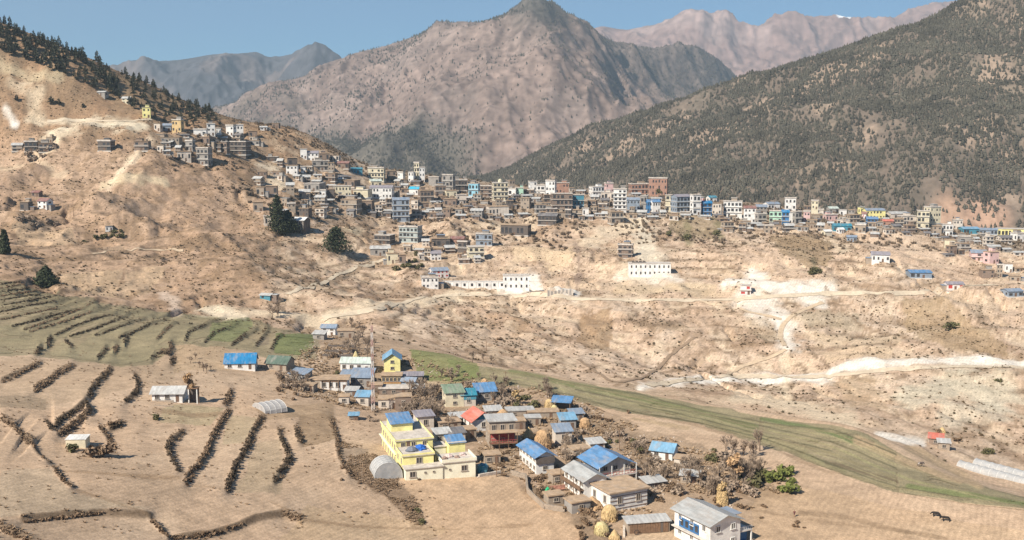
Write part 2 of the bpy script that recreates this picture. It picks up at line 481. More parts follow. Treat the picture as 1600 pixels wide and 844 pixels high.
A = lerp(A, (0.22, 0.15, 0.095), contour*0.9)
gul = sstep(0.80, 0.93, ridged(X/38+0.4*fbm(X/20,Y/20,2,151), Y/120, 3, 153))*far*sstep(0.4,0.55,fbm(X/90,Y/90,2,155))
A = lerp(A, (0.60, 0.46, 0.32), gul*0.5*sstep(400, 600, PX))
A = lerp(A, (0.24, 0.16, 0.10), gul*0.45*sstep(600, 400, PX))
ris = tmask*sstep(0.60, 0.75, fr)*sstep(1.0, 0.9, fr)
A = lerp(A, (0.26, 0.175, 0.11), ris*0.55)
A = lerp(A, (0.13, 0.09, 0.058), BANK*0.9*sstep(0.2, 0.6, BANK+0.4*(n_fin-0.5)))

def brush(pts, width, col, op=0.9, soft=0.7, rag=0.9, smin=1, smax=14, wl=10.0, breakup=0.0):
    global A
    xs_, ys_ = [p[0] for p in pts], [p[1] for p in pts]
    w = width*1.8+4
    sel = np.nonzero((PX > min(xs_)-w) & (PX < max(xs_)+w) & (PY > min(ys_)-w) & (PY < max(ys_)+w) & (SROW >= smin) & (SROW <= smax))
    if len(sel[0]) == 0: return
    d = line_dist(PX[sel], PY[sel], pts)
    nz = fbm(X[sel]/wl, Y[sel]/wl, 4, 300+len(pts)*3+int(pts[0][0]) % 50)
    d = d+(nz-0.5)*2*rag*width
    a = op*(1-sstep(width*(1-soft), width, d))
    if breakup:
        a = a*sstep(0.5-0.25*breakup, 0.5+0.1, fbm(X[sel]/4, Y[sel]/4, 3, 900)+0.25*(1-breakup))
    A[sel] = A[sel]*(1-a[:, None])+np.array(col)[None, :]*a[:, None]
def area(poly, col, op=0.9, rag=0.0, smin=1, smax=14):
    global A
    xs_, ys_ = [p[0] for p in poly], [p[1] for p in poly]
    sel = np.nonzero((PX > min(xs_)-8) & (PX < max(xs_)+8) & (PY > min(ys_)-8) & (PY < max(ys_)+8) & (SROW >= smin) & (SROW <= smax))
    nz = (fbm(X[sel]/8, Y[sel]/8, 3, 77)-0.5)*2*rag
    nz2 = (fbm(X[sel]/8, Y[sel]/8, 3, 79)-0.5)*2*rag
    m = poly_mask(PX[sel]+nz, PY[sel]+nz2, poly)*op*(0.75+0.5*(fbm(X[sel]/12, Y[sel]/12, 3, 71)-0.0)*0.5)
    m = np.clip(m, 0, 1)
    A[sel] = A[sel]*(1-m[:, None])+np.array(col)[None, :]*m[:, None]

WHITE = (0.72, 0.65, 0.56); CREAM = (0.60, 0.48, 0.34); BROWN = (0.25, 0.165, 0.10); DKB = (0.17, 0.12, 0.08)
FN = dict(smin=0, smax=7.3); FF = dict(smin=7.0, smax=14)
# near fields: differing plots
area([(465,650),(522,648),(526,690),(472,697)], (0.24,0.165,0.10), 0.8, 2, **FN)
area([(400,640),(520,632),(522,650),(462,655),(410,655)], (0.30,0.21,0.13), 0.7, 3, **FN)
area([(0,735),(75,738),(115,775),(235,800),(100,806),(0,815)], (0.36,0.285,0.20), 0.6, 6, **FN)
area([(0,560),(270,562),(270,600),(100,632),(0,640)], (0.37,0.27,0.18), 0.55, 6, **FN)
area([(0,622),(75,622),(72,640),(0,640)], (0.25,0.19,0.13), 0.7, 3, **FN)
area([(275,632),(350,640),(330,665),(250,660),(255,640)], (0.30,0.26,0.15), 0.6, 3, **FN)
area([(362,645),(405,655),(380,690),(345,690)], (0.32,0.27,0.165), 0.5, 4, **FN)
area([(400,690),(440,690),(440,770),(365,772)], (0.31,0.24,0.155), 0.6, 5, **FN)
area([(540,718),(580,722),(618,748),(655,788),(662,818),(645,822),(600,775),(548,748)], (0.19,0.13,0.085), 0.85, 5, **FN)
area([(530,690),(575,700),(580,725),(540,722)], (0.22,0.17,0.13), 0.7, 4, **FN)
area([(625,752),(800,748),(890,810),(930,848),(690,850),(655,790)], (0.46,0.31,0.19), 0.6, 3, **FN)
area([(480,790),(640,812),(700,830),(640,860),(430,850)], (0.40,0.285,0.17), 0.5, 6, **FN)
for p in (((120,770),(180,790),(236,812)), ((300,760),(400,775),(470,812)), ((100,735),(200,745),(280,752)), ((240,640),(300,650),(350,648)), ((470,812),(560,822),(700,826),(830,820))):
    brush(p, 3.0, (0.27,0.18,0.11), 0.65, rag=1.2, **FN)
# village yards: trodden, littered earth
area([(500,515),(640,555),(770,600),(900,620),(1000,670),(1100,700),(1240,770),(1200,790),(1170,850),(960,850),(890,800),(800,745),(745,750),(745,700),(690,690),(640,650),(590,650),(540,640),(500,610)], (0.30,0.215,0.145), 0.75, 10, smin=0, smax=8.4)
for p, w in ((((640,640),(690,625),(740,600),(800,610)),18), (((980,690),(1060,740),(1150,760),(1230,770)),22), (((840,640),(900,660),(990,690)),16), (((820,760),(860,780),(930,830),(960,850)),14)):
    brush(p, w, (0.19,0.135,0.09), 0.7, rag=1.0, **FN)
area([(1180,770),(1260,760),(1400,790),(1600,830),(1600,860),(1170,860)], (0.43,0.295,0.18), 0.5, 6, **FN)
for p in (((1165,795),(1220,805),(1280,812),(1400,822),(1480,838)), ((1250,800),(1330,805),(1420,828)), ((1300,735),(1330,742),(1380,752)), ((900,625),(1000,645),(1100,668),(1200,700),(1300,738))):
    brush(p, 4, (0.27,0.185,0.115), 0.6, rag=1.0, **FN)
area([(978,838),(1050,828),(1080,855),(978,855)], (0.50,0.37,0.25), 0.9, 2, **FN)
area([(805,735),(835,742),(850,760),(815,760)], (0.42,0.30,0.21), 0.7, 3, **FN)
# slope of young crop below the village
GREEN = (0.165, 0.160, 0.078)
area([(700,562),(820,584),(900,598),(1000,613),(1100,633),(1200,652),(1300,665),(1345,676),(1400,704),(1500,750),(1604,778),(1604,796),(1500,785),(1400,768),(1320,742),(1200,700),(1100,668),(960,640),(870,618),(800,606),(700,606)], (0.20,0.178,0.105), 0.85, 4, **FN)
for k, (pp, w, c) in enumerate([
  (((800,580),(900,602),(1000,622),(1100,645),(1180,668)), 7, (0.15,0.16,0.065)), (((1190,655),(1260,668),(1330,690)), 6, (0.12,0.155,0.06)),
  (((1000,632),(1100,660),(1200,690),(1320,735)), 5, (0.26,0.22,0.12)), (((1420,760),(1500,772),(1600,788)), 6, (0.17,0.19,0.075)),
  (((1290,722),(1330,730),(1400,752)), 4, (0.17,0.125,0.08)), (((990,655),(1040,665),(1075,670)), 5, (0.40,0.29,0.18)),
  (((1340,690),(1420,722),(1500,752)), 8, (0.42,0.30,0.185)), (((1420,700),(1480,730),(1530,758)), 9, (0.43,0.31,0.19)),
  (((1050,640),(1150,668),(1260,705)), 3, (0.28,0.24,0.13)), (((1200,672),(1300,700),(1420,748),(1560,785)), 2.5, (0.30,0.26,0.14)),
  (((870,598),(890,625)), 1.3, (0.34,0.29,0.17)), (((905,602),(945,640)), 1.3, (0.34,0.29,0.17)), (((945,608),(975,640)), 1.3, (0.32,0.28,0.16)), (((825,590),(850,615)),1.3,(0.32,0.28,0.16))]):
    brush(pp, w, c, 0.8, rag=0.5, **FN)
up_ = [(760,570),(900,600),(1000,615),(1100,636),(1200,656),(1300,670),(1400,708),(1500,752),(1600,780)]; dn_ = [(760,602),(900,624),(1000,648),(1100,670),(1200,700),(1300,735),(1400,766),(1500,784),(1600,796)]
for k in range(1, 12):
    t = k/12.0; lo = random.Random(k).randint(0, 3); hi = random.Random(k+50).randint(6, 9)
    ln_ = [(a[0], a[1]+(b[1]-a[1])*t+3*math.sin(a[0]/60+k)) for a, b in zip(up_, dn_)][lo:hi]
    brush(ln_, 1.7, ((0.31,0.26,0.15), (0.12,0.105,0.06), (0.25,0.20,0.115))[k % 3], 0.75, rag=0.5, **FN)
# left terraces under crop
area([(-60,438),(0,437),(90,456),(180,474),(260,484),(350,494),(420,510),(500,522),(496,560),(430,562),(350,545),(280,540),(240,566),(190,572),(60,556),(-60,556)], (0.215,0.185,0.112), 0.85, 4, smin=4.5, smax=8.6)
area([(330,505),(390,498),(395,510),(362,537),(325,532)], (0.17,0.18,0.08), 0.8, 1, smin=5, smax=8.6)
area([(432,520),(492,520),(488,548),(470,556),(428,552)], (0.125,0.155,0.055), 0.85, 1, smin=5, smax=8.6)
area([(270,540),(355,545),(360,580),(270,582)], (0.37,0.265,0.165), 0.7, 4, smin=5, smax=8.6)
area([(405,528),(422,524),(420,540),(400,542)], (0.19,0.15,0.11), 0.7, 1, smin=5, smax=8.6)
area([(640,546),(700,553),(745,566),(752,590),(700,602),(655,592)], (0.15,0.175,0.06), 0.85, 2, smin=5, smax=8)
area([(655,595),(750,598),(760,606),(670,606)], (0.40,0.30,0.19), 0.6, 2, smin=5, smax=8)
# valley side: pale dug earth, slips, fans, fields
for pts, w, c, op in [
  (((780,447),(850,455),(900,462)), 9, WHITE, 0.9), (((800,430),(835,432),(850,445)), 10, WHITE, 0.85),
  (((965,432),(1045,434),(1060,440)), 9, WHITE, 0.6), (((975,425),(1010,450),(1090,452)), 12, CREAM, 0.5),
  (((1135,445),(1180,455),(1240,462),(1300,458)), 11, WHITE, 0.9), (((1185,468),(1210,490),(1228,520),(1232,545)), 20, WHITE, 0.75),
  (((1155,470),(1190,500)), 16, WHITE, 0.6), (((1255,470),(1290,480)), 10, WHITE, 0.7), (((1175,430),(1190,445)), 14, WHITE, 0.8),
  (((1000,606),(1080,592),(1180,586),(1270,590),(1350,580),(1420,576),(1500,573),(1640,574)), 7, WHITE, 0.95),
  (((1220,592),(1300,596)), 8, WHITE, 0.7), (((1480,572),(1600,578)), 9, WHITE, 0.8),
  (((1370,680),(1400,686),(1440,692)), 8, WHITE, 0.95), (((1230,560),(1225,600),(1230,640)), 10, CREAM, 0.6),
  (((1150,620),(1250,640),(1330,660)), 14, CREAM, 0.75), (((1420,620),(1500,600),(1580,620)), 24, (0.50,0.44,0.33), 0.7), (((1480,650),(1560,640)), 20, (0.48,0.42,0.32), 0.6),
  (((500,497),(560,488),(640,472),(720,460)), 8, CREAM, 0.8), (((370,490),(450,492),(520,497)), 7, CREAM, 0.8),
  (((255,455),(270,468),(275,480)), 12, (0.58,0.45,0.35), 0.7), (((310,480),(350,490),(380,495)), 9, (0.62,0.52,0.38), 0.8),
  (((10,180),(20,195)), 9, WHITE, 0.95), (((40,188),(100,186),(150,188)), 7, CREAM, 0.85), (((90,225),(120,205),(140,197),(170,200),(215,207)), 20, (0.62,0.52,0.38), 0.95), (((20,130),(60,150),(50,180)), 14, (0.58,0.46,0.32), 0.7), (((60,250),(90,235),(110,225)), 12, (0.58,0.46,0.32), 0.7), (((190,290),(215,262),(235,240)), 8, (0.58,0.46,0.33), 0.7), (((0,260),(60,265),(100,280)), 8, (0.54,0.41,0.28), 0.6),
  (((100,225),(125,210),(150,215)), 10, (0.57,0.48,0.36), 0.7), (((170,305),(190,285),(205,265)), 7, CREAM, 0.7), (((160,300),(210,298),(260,300)), 6, (0.62,0.50,0.33), 0.6),
  (((0,100),(30,110),(90,128)), 10, (0.50,0.40,0.26), 0.6), (((410,255),(430,262),(440,285)), 14, (0.60,0.49,0.36), 0.8), (((420,285),(470,300)), 9, CREAM, 0.6),
  (((1000,355),(1010,375),(1005,395),(1020,410)), 20, (0.60,0.52,0.40), 0.75), (((920,370),(960,360),(990,350)), 14, (0.58,0.47,0.34), 0.6),
  (((1370,375),(1420,380),(1460,400)), 20, (0.58,0.43,0.31), 0.6), (((1290,370),(1320,385)), 10, CREAM, 0.5),
  (((770,350),(800,355),(830,350)), 10, CREAM, 0.6), (((640,390),(660,395)), 10, CREAM, 0.6), (((540,355),(560,358)), 9, (0.50,0.41,0.28), 0.7)]:
    brush(pts, w*1.2, c, min(1, op*1.08), rag=0.7, soft=0.85, wl=7.0, **FF)
for poly, c, op in [
  ([(800,385),(895,383),(898,408),(870,412),(800,405)], (0.58,0.43,0.28), 0.85), ([(880,430),(1000,440),(1000,455),(900,455)], (0.53,0.40,0.28), 0.6),
  ([(960,445),(1110,448),(1130,465),(960,464)], (0.50,0.38,0.25), 0.7), ([(1270,520),(1400,520),(1410,545),(1280,540)], (0.53,0.40,0.27), 0.8),
  ([(1280,548),(1400,548),(1390,570),(1290,572)], (0.55,0.41,0.27), 0.7), ([(1250,490),(1340,485),(1350,510),(1260,512)], (0.40,0.32,0.22), 0.7),
  ([(720,500),(830,515),(840,545),(730,535)], (0.55,0.40,0.28), 0.7), ([(820,580),(960,575),(950,605),(880,595)], (0.52,0.38,0.27), 0.7),
  ([(905,490),(955,488),(958,535),(925,545),(905,530)], (0.27,0.175,0.10), 0.8), ([(800,490),(825,480),(828,515),(805,520)], (0.27,0.18,0.11), 0.6),
  ([(1160,495),(1200,500),(1230,540),(1190,535)], (0.40,0.31,0.21), 0.6), ([(1410,470),(1480,470),(1540,520),(1580,560),(1480,560),(1420,520)], (0.33,0.23,0.13), 0.7),
  ([(1200,365),(1300,370),(1300,405),(1270,425),(1220,400)], (0.30,0.21,0.12), 0.75), ([(1300,600),(1360,590),(1390,640),(1330,640)], (0.42,0.30,0.19), 0.6),
  ([(20,355),(110,350),(120,375),(30,380)], (0.50,0.36,0.23), 0.6), ([(95,425),(190,420),(180,458),(100,450)], (0.50,0.36,0.23), 0.6), ([(195,420),(260,415),(230,452),(185,456)], (0.50,0.36,0.23), 0.6),
  ([(20,348),(80,342),(85,352),(25,356)], (0.20,0.155,0.11), 0.7), ([(130,368),(190,365),(195,378),(140,380)], (0.20,0.155,0.11), 0.6),
  ([(430,196),(470,207),(500,222),(545,248),(535,252),(480,232),(430,215)], (0.40,0.255,0.15), 0.8),
  ([(650,310),(820,320),(820,345),(640,345)], (0.25,0.18,0.13), 0.6), ([(440,300),(600,320),(620,350),(460,340)], (0.27,0.195,0.135), 0.6),
  ([(560,255),(800,280),(1000,295),(1200,315),(1400,335),(1600,365),(1600,400),(1400,362),(1200,352),(1000,340),(800,338),(600,330)], (0.25,0.19,0.14), 0.55),
  ([(1040,335),(1130,340),(1120,370),(1050,365)], (0.24,0.19,0.11), 0.6), ([(1460,370),(1600,375),(1600,400),(1530,390)], (0.25,0.20,0.15), 0.6),
  ([(230,215),(420,220),(420,250),(240,250)], (0.29,0.215,0.15), 0.6)]:
    area(poly, c, op, 7, **FF)
for p, w, c in [(((960,605),(1010,590),(1040,565),(1075,530)),3,BROWN), (((1000,540),(1060,520),(1120,510),(1200,520)),3,BROWN), (((1100,555),(1150,545),(1200,545)),2.5,BROWN),
  (((0,400),(80,402),(160,398),(220,392)),2,BROWN), (((130,330),(60,335),(20,340)),2,BROWN), (((185,440),(205,400)),1.6,BROWN), (((200,455),(260,440)),2.5,BROWN), (((100,305),(130,302),(132,318),(110,330),(180,322)),1.6,BROWN),
  (((1290,460),(1340,500),(1400,520)),3,BROWN), (((1270,515),(1350,517),(1410,520)),2.5,DKB), (((1280,545),(1400,543)),2.5,DKB), (((1330,455),(1430,460)),2.5,BROWN), (((640,545),(720,555),(800,572)),3,BROWN),
  (((900,375),(905,420),(900,450)),7,(0.24,0.17,0.13)), (((520,470),(600,455),(640,450)),8,(0.30,0.20,0.13)), (((480,440),(540,425),(600,405)),7,(0.25,0.18,0.12)),
  (((1075,345),(1075,375)),8,(0.20,0.17,0.09)), (((1120,345),(1125,365)),8,(0.20,0.17,0.09)), (((1270,405),(1275,425)),7,(0.14,0.12,0.07)), (((1530,380),(1540,420)),6,BROWN)]:
    brush(p, w, c, 0.7, rag=0.9, **FF)

v = np.stack([X, Y, Z], -1).reshape(-1, 3)
GF = grid_faces(NR, NC)
gme = np_mesh('ground', v, GF)
def set_color(me, cols, name='soil', alpha=None):
    a = me.color_attributes.new(name, 'FLOAT_COLOR', 'POINT')
    c = np.ones((len(cols), 4), dtype=np.float32); c[:, :3] = np.clip(cols, 0.01, 0.95)
    if alpha is not None: c[:, 3] = alpha
    a.data.foreach_set('color', c.ravel())
set_color(gme, A.reshape(-1, 3), alpha=np.clip(far*(1-1.2*sstep(0.45,0.6,A.mean(-1))*0.6), 0.03, 1).ravel())
M_GROUND = mat('soil', (0.4,0.3,0.2), 0.95, 0.22, 0.35, bump=0.12, bscale=1.1, spec=0.05, attr='soil', fine=(2.6, 0.24), furrow=[(0.22, 0.5, 0.06)], stony=True)
ground = mesh_obj('ground', gme, M_GROUND)
tag(ground, 'dry terraced fields and stony valley side', None, None, 'structure')
BVH = BVHTree.FromPolygons(v.tolist(), GF.tolist())

def hit(x, y):
    d = ray(x, y).normalized()
    r = BVH.ray_cast(CAM, d)
    if r[0] is None:
        return pt(x, y, 900)
    return r[0]
def ground_z(x, y):
    r = BVH.ray_cast(Vector((x, y, 900)), Vector((0, 0, -1)))
    return r[0].z if r[0] is not None else 0.0
def scale_at(p):
    d = p-CAM
    return F/(d.y*CP-d.z*SP)             # photograph pixels per metre

# ================================================================== MOUNTAINS
def mountain(name, xs, lines, rows, relief, col_fn, matname, label, keep=0.12, smooth=8, fine=(0.05, 0.25)):
    X_, Y_, Z_, PY_, S_ = loft(xs, lines, rows, smooth)
    S_ = np.broadcast_to(S_[:, None], X_.shape); PX_ = np.broadcast_to(xs[None, :], X_.shape)
    top = len(rows)-1
    k = 1-(1-keep)*np.exp(-((S_-top)/0.22)**2)
    dz = relief(X_, Y_, Z_, PX_, PY_, S_)
    Z2 = Z_+k*dz
    cols = col_fn(X_, Y_, Z2, PX_, PY_, S_)
    me = np_mesh(name, np.stack([X_, Y_, Z2], -1).reshape(-1, 3), grid_faces(*X_.shape))
    set_color(me, cols.reshape(-1, 3))
    m = mat(matname, (0.3,0.2,0.2), 0.95, 0.15, 0.004, spec=0.03, attr='soil', fine=fine)
    o = mesh_obj(name, me, m)
    tag(o, label, None, None, 'structure')
    return dict(o=o, X=X_, Y=Y_, Z=Z2, PX=PX_, PY=PY_, S=S_, top=top)

def cmix(shape, base, *layers):
    A_ = np.zeros(shape+(3,)); A_[:] = base
    for c, a in layers:
        A_ = lerp(A_, c, np.clip(a, 0, 1))
    return A_

# --- wooded mountain on the right
RIDGE_R = C((600,292),(700,285),(760,275),(800,258),(850,232),(900,212),(950,196),(1000,182),(1050,166),(1100,148),(1150,131),(1200,115),(1250,99),(1300,83),(1350,66),(1400,49),(1440,34),(1480,19),(1530,1),(1600,-18),(1700,-50),(1800,-88),(2000,-150))
def off(p, dy): return [(x, y+dy) for x, y in p]
def blend(p, q, t):
    xs_ = sorted(set([a for a, _ in p]+[a for a, _ in q]))
    yp = np.interp(xs_, *zip(*p)); yq = np.interp(xs_, *zip(*q))
    return [(x, float(a+(b-a)*t)) for x, a, b in zip(xs_, yp, yq)]
BASE_R = C((600,330),(800,345),(1000,360),(1200,375),(1400,395),(1600,415),(2000,450))
wood = mountain('wooded_mountain', np.linspace(600, 2000, 520), [
    (off(BASE_R, 60), C((600,2300),(800,1900),(1000,1500),(1400,1250),(2000,1200))),
    (BASE_R, C((600,2350),(800,1950),(1000,1560),(1400,1310),(2000,1260))),
    (blend(BASE_R, RIDGE_R, 0.40), C((600,2450),(800,2080),(1000,1740),(1400,1500),(2000,1450))),
    (blend(BASE_R, RIDGE_R, 0.75), C((600,2560),(800,2240),(1000,1960),(1400,1760),(2000,1720))),
    (RIDGE_R, C((600,2700),(800,2400),(1000,2160),(1400,2020),(2000,2000))),
    (off(RIDGE_R, 120), C((600,3200),(800,3000),(1000,2800),(1400,2700),(2000,2700)))],
    [8, 60, 60, 50, 14],
    lambda x, y, z, px, py, s: (ridged(x/330, y/330, 4, 61)-0.55)*75+(fbm(x/60, y/60, 4, 62)-0.5)*26,
    lambda x, y, z, px, py, s: cmix(x.shape, (0.18,0.14,0.108), ((0.36,0.265,0.195), sstep(0.54,0.66,fbm(x/70,y/70,4,64))*0.8), ((0.15,0.125,0.095), sstep(0.5,0.62,fbm(x/35,y/35,4,66))*0.6),
        ((0.42,0.27,0.19), sstep(0.55,0.9,np.exp(-((px-1540)/70)**2-((py-325)/38)**2))*0.9), ((0.40,0.26,0.18), sstep(0.4,0.9,np.exp(-((px-1480)/40)**2-((py-320)/30)**2))*0.9)),
    'wooded_slope_soil', 'broad mountain slope scattered with dark conifers behind the town', fine=(0.12, 0.25))

# --- the peaked mountain in the middle
RIDGE_M = C((150,215),(250,200),(330,180),(360,166),(400,150),(440,133),(480,117),(520,97),(560,82),(600,72),(640,58),(680,46),(720,38),(750,36),(785,26),(805,14),(820,6),(840,0),(858,3),(872,12),(884,24),(905,34),(930,48),(955,64),(985,71),(1020,76),(1060,78),(1095,84),(1120,95),(1140,112),(1160,135),(1200,165),(1260,215),(1350,260))
BASE_M = C((150,330),(400,330),(800,340),(1100,320),(1350,330))
def spurs(xs_): return xs_
central = mountain('peaked_mountain', np.linspace(150, 1350, 520), [
    (off(BASE_M, 60), C((150,2900),(600,2700),(800,2700),(1000,2750),(1350,4000))),
    (BASE_M, C((150,3200),(600,2900),(800,2850),(1050,2900),(1150,3600),(1350,4600))),
    (blend(BASE_M, RIDGE_M, 0.35), C((150,4000),(400,3600),(600,3350),(760,3200),(960,3250),(1060,3400),(1120,4100),(1200,4900),(1350,5300))),
    (blend(BASE_M, RIDGE_M, 0.70), C((150,4700),(400,4200),(600,3850),(760,3680),(890,3700),(950,3850),(1010,4600),(1150,5500),(1350,5800))),
    (RIDGE_M, C((150,5300),(400,4900),(600,4600),(760,4350),(840,4250),(900,4500),(1000,5300),(1150,6000),(1350,6200))),
    (off(RIDGE_M, 200), C((150,6500),(600,6000),(840,5600),(1350,7000)))],
    [6, 75, 80, 70, 8],
    lambda x, y, z, px, py, s: (ridged(x/560+0.3*fbm(x/300,y/300,2,70), y/1000, 5, 71, 0.55)-0.56)*230+(ridged(x/150, y/260, 4, 72)-0.5)*60,
    lambda x, y, z, px, py, s: cmix(x.shape, (0.225,0.168,0.142), ((0.295,0.22,0.185), sstep(0.48,0.62,fbm(x/260,y/260,4,74))*0.8), ((0.22,0.15,0.12), sstep(0.5,0.6,ridged(x/200,y/420,4,75))*0.35),
        ((0.105,0.095,0.075), sstep(195, 235, py)*sstep(780,700,px)*0.85), ((0.13,0.11,0.085), sstep(150,185,py)*sstep(640,480,px)*0.45*sstep(0.4,0.6,fbm(x/160,y/160,3,79))),
        ((0.11,0.095,0.08), np.exp(-((px-840)/62)**2-((py-12)/34)**2)*1.2), ((0.14,0.115,0.10), sstep(905,990,px-(py-70)*0.9)*0.75)),  # dark peak, then the right flank's shade painted into the soil colour
    'peak_soil_and_shade', 'large pinkish brown mountain rising to a dark pointed peak', fine=(0.035, 0.4))

# --- blue ridges far behind, left and right
RIDGE_L = C((100,120),(200,104),(240,98),(290,93),(330,86),(372,85),(400,81),(416,90),(440,90),(465,82),(492,76),(512,86),(535,98),(570,112),(640,140),(760,190))
farl = mountain('distant_ridge', np.linspace(100, 760, 280), [
    (C((100,300),(760,300)), C((100,6200),(760,6200))),
    (blend(C((100,300),(760,300)), RIDGE_L, 0.55), C((100,6900),(300,6800),(420,7100),(480,6900),(760,7300))),
    (RIDGE_L, C((100,8000),(330,7800),(420,8400),(490,7900),(760,8600))),
    (off(RIDGE_L, 150), C((100,9300),(760,9800)))],
    [40, 70, 8],
    lambda x, y, z, px, py, s: (ridged(x/900, y/1500, 6, 81, 0.6)-0.55)*380,
    lambda x, y, z, px, py, s: cmix(x.shape, (0.095,0.09,0.098), ((0.17,0.138,0.13), sstep(0.5,0.64,fbm(x/320,y/320,4,83)))),
    'distant_soil', 'hazy blue grey ridge far beyond the hill on the left', keep=0.1, fine=(0.012, 0.35))
RIDGE_F = C((880,60),(940,42),(975,48),(1010,44),(1045,36),(1065,30),(1088,30),(1108,26),(1130,33),(1155,42),(1190,42),(1212,30),(1228,24),(1245,27),(1262,32),(1285,29),(1310,27),(1345,33),(1380,34),(1405,28),(1425,30),(1450,18),(1475,14),(1510,8),(1560,-2),(1700,-30),(1800,-40))
farr = mountain('pale_ridge', np.linspace(880, 1800, 360), [
    (C((880,300),(1800,300)), C((880,6900),(1800,6900))),
    (blend(C((880,300),(1800,300)), RIDGE_F, 0.6), C((880,8300),(1000,8000),(1100,8500),(1180,8000),(1300,8600),(1800,8400))),
    (RIDGE_F, C((880,9800),(1090,9400),(1180,10100),(1300,9600),(1450,9900),(1800,9700))),
    (off(RIDGE_F, 150), C((880,11200),(1800,11200)))],
    [40, 80, 8],
    lambda x, y, z, px, py, s: (ridged(x/1000, y/1700, 6, 91, 0.6)-0.55)*480,
    lambda x, y, z, px, py, s: cmix(x.shape, (0.31,0.205,0.175), ((0.39,0.275,0.24), sstep(0.5,0.62,fbm(x/380,y/380,4,93))),
        ((0.85,0.87,0.90), sstep(0.5,0.8,np.exp(-((px-1318)/16)**2-((py-32)/6.0)**2)*1.2+0.25*(fbm(x/60,y/60,3,95)-0.5))), ((0.85,0.87,0.90), sstep(0.5,0.8,np.exp(-((px-1378)/8)**2-((py-37)/4.0)**2)))),
    'pale_ridge_rock', 'pale pink ridge far away with a fleck of snow', keep=0.08, fine=(0.012, 0.35))

# ================================================================== the air
hz = MB().box(-9000, 9000, -60, 11800, -700, 1750)
hm = bpy.data.materials.new('valley_air'); hm.use_nodes = True
hm.node_tree.nodes.remove(hm.node_tree.nodes['Principled BSDF'])
pv = hm.node_tree.nodes.new('ShaderNodeVolumePrincipled')
pv.inputs['Color'].default_value = (0.70, 0.87, 1.0, 1)
pv.inputs['Density'].default_value = 8.0e-5
pv.inputs['Anisotropy'].default_value = 0.1
hm.node_tree.links.new(pv.outputs[0], hm.node_tree.nodes['Material Output'].inputs['Volume'])
haze = hz.build('haze', hm)
tag(haze, 'thin pale haze filling the valley air', None, None, 'stuff')

# ================================================================== ROADS (structure)
M_ROAD = mat('dirt_road', (0.60,0.49,0.36), 0.95, 0.16, 0.4, bump=0.1, spec=0.05)
M_PATH = mat('footpath', (0.55,0.42,0.29), 0.95, 0.16, 0.4, bump=0.1, spec=0.05)
def strip(name, pts, width, m, label, lift=0.22):
    P = []
    for (a, b) in zip(pts[:-1], pts[1:]):
        n = max(2, int(math.hypot(b[0]-a[0], b[1]-a[1])/6))
        for i in range(n):
            t = i/n; P.append(hit(a[0]+(b[0]-a[0])*t, a[1]+(b[1]-a[1])*t))
    P.append(hit(*pts[-1]))
    P = [sum((P[max(0, min(len(P)-1, i+k))] for k in (-2,-1,0,1,2)), Vector())/5 for i in range(len(P))]
    v, f = [], []
    for i, p in enumerate(P):
        d = P[min(i+1, len(P)-1)]-P[max(i-1, 0)]; d.z = 0
        if d.length < 1e-6: d = Vector((1,0,0))
        d.normalize(); nn = Vector((-d.y, d.x, 0))
        w = width*(0.9+0.2*random.random())
        for k, off_ in enumerate((-0.5, -0.17, 0.17, 0.5)):
            q = p+nn*w*off_
            v.append((q.x, q.y, ground_z(q.x, q.y)+lift+(0.05 if k in (1,2) else 0)))
        if i:
            b = 4*(i-1)
            for k in range(3): f.append((b+k, b+k+1, b+k+5, b+k+4))
    o = mesh_obj(name, np_mesh(name, np.array(v), np.array(f)), m)
    tag(o, label, None, None, 'structure')
strip('main_road', [(500,498),(560,489),(610,477),(660,465),(720,461),(790,461),(860,463),(930,468),(1000,469),(1080,469),(1150,468),(1220,463),(1300,458),(1370,458),(1440,458),(1500,447),(1600,444),(1700,444)], 4.2, M_ROAD, 'pale dirt road crossing the valley side below the long white building')
strip('lower_road', [(1010,604),(1060,596),(1130,589),(1200,588),(1270,590),(1330,584),(1400,577),(1480,573),(1560,574),(1700,577)], 4.5, M_ROAD, 'white gravel road low on the valley side')
strip('hill_road', [(445,462),(478,450),(510,440),(535,425),(570,414),(606,404)], 3.0, M_ROAD, 'pale road climbing to the lower town houses')
strip('slope_track', [(1228,545),(1215,520),(1228,500),(1260,482),(1290,472)], 2.5, M_PATH, 'worn track up the white spill of earth')
strip('slope_path', [(1232,545),(1200,560),(1160,572),(1130,588)], 2.2, M_PATH, 'pale path zigzagging down to the gravel road')
strip('slope_path', [(1225,500),(1180,490),(1130,478),(1090,470)], 2.2, M_PATH, 'pale path climbing from the white spill to the main road')
strip('terrace_path', [(900,560),(960,600),(1010,590),(1060,545),(1090,525)], 1.8, mat('dark_path', (0.30,0.21,0.14), 0.95, 0.2, 0.5), 'dark ditch line slanting across the lower slope')
strip('hill_track', [(70,190),(120,187),(180,190),(240,187)], 3.0, M_ROAD, 'pale track cut across the hillside below the pines')
strip('field_path', [(140,398),(180,392),(230,390),(290,392)], 1.6, M_PATH, 'thin footpath through the dry fields on the hill foot')

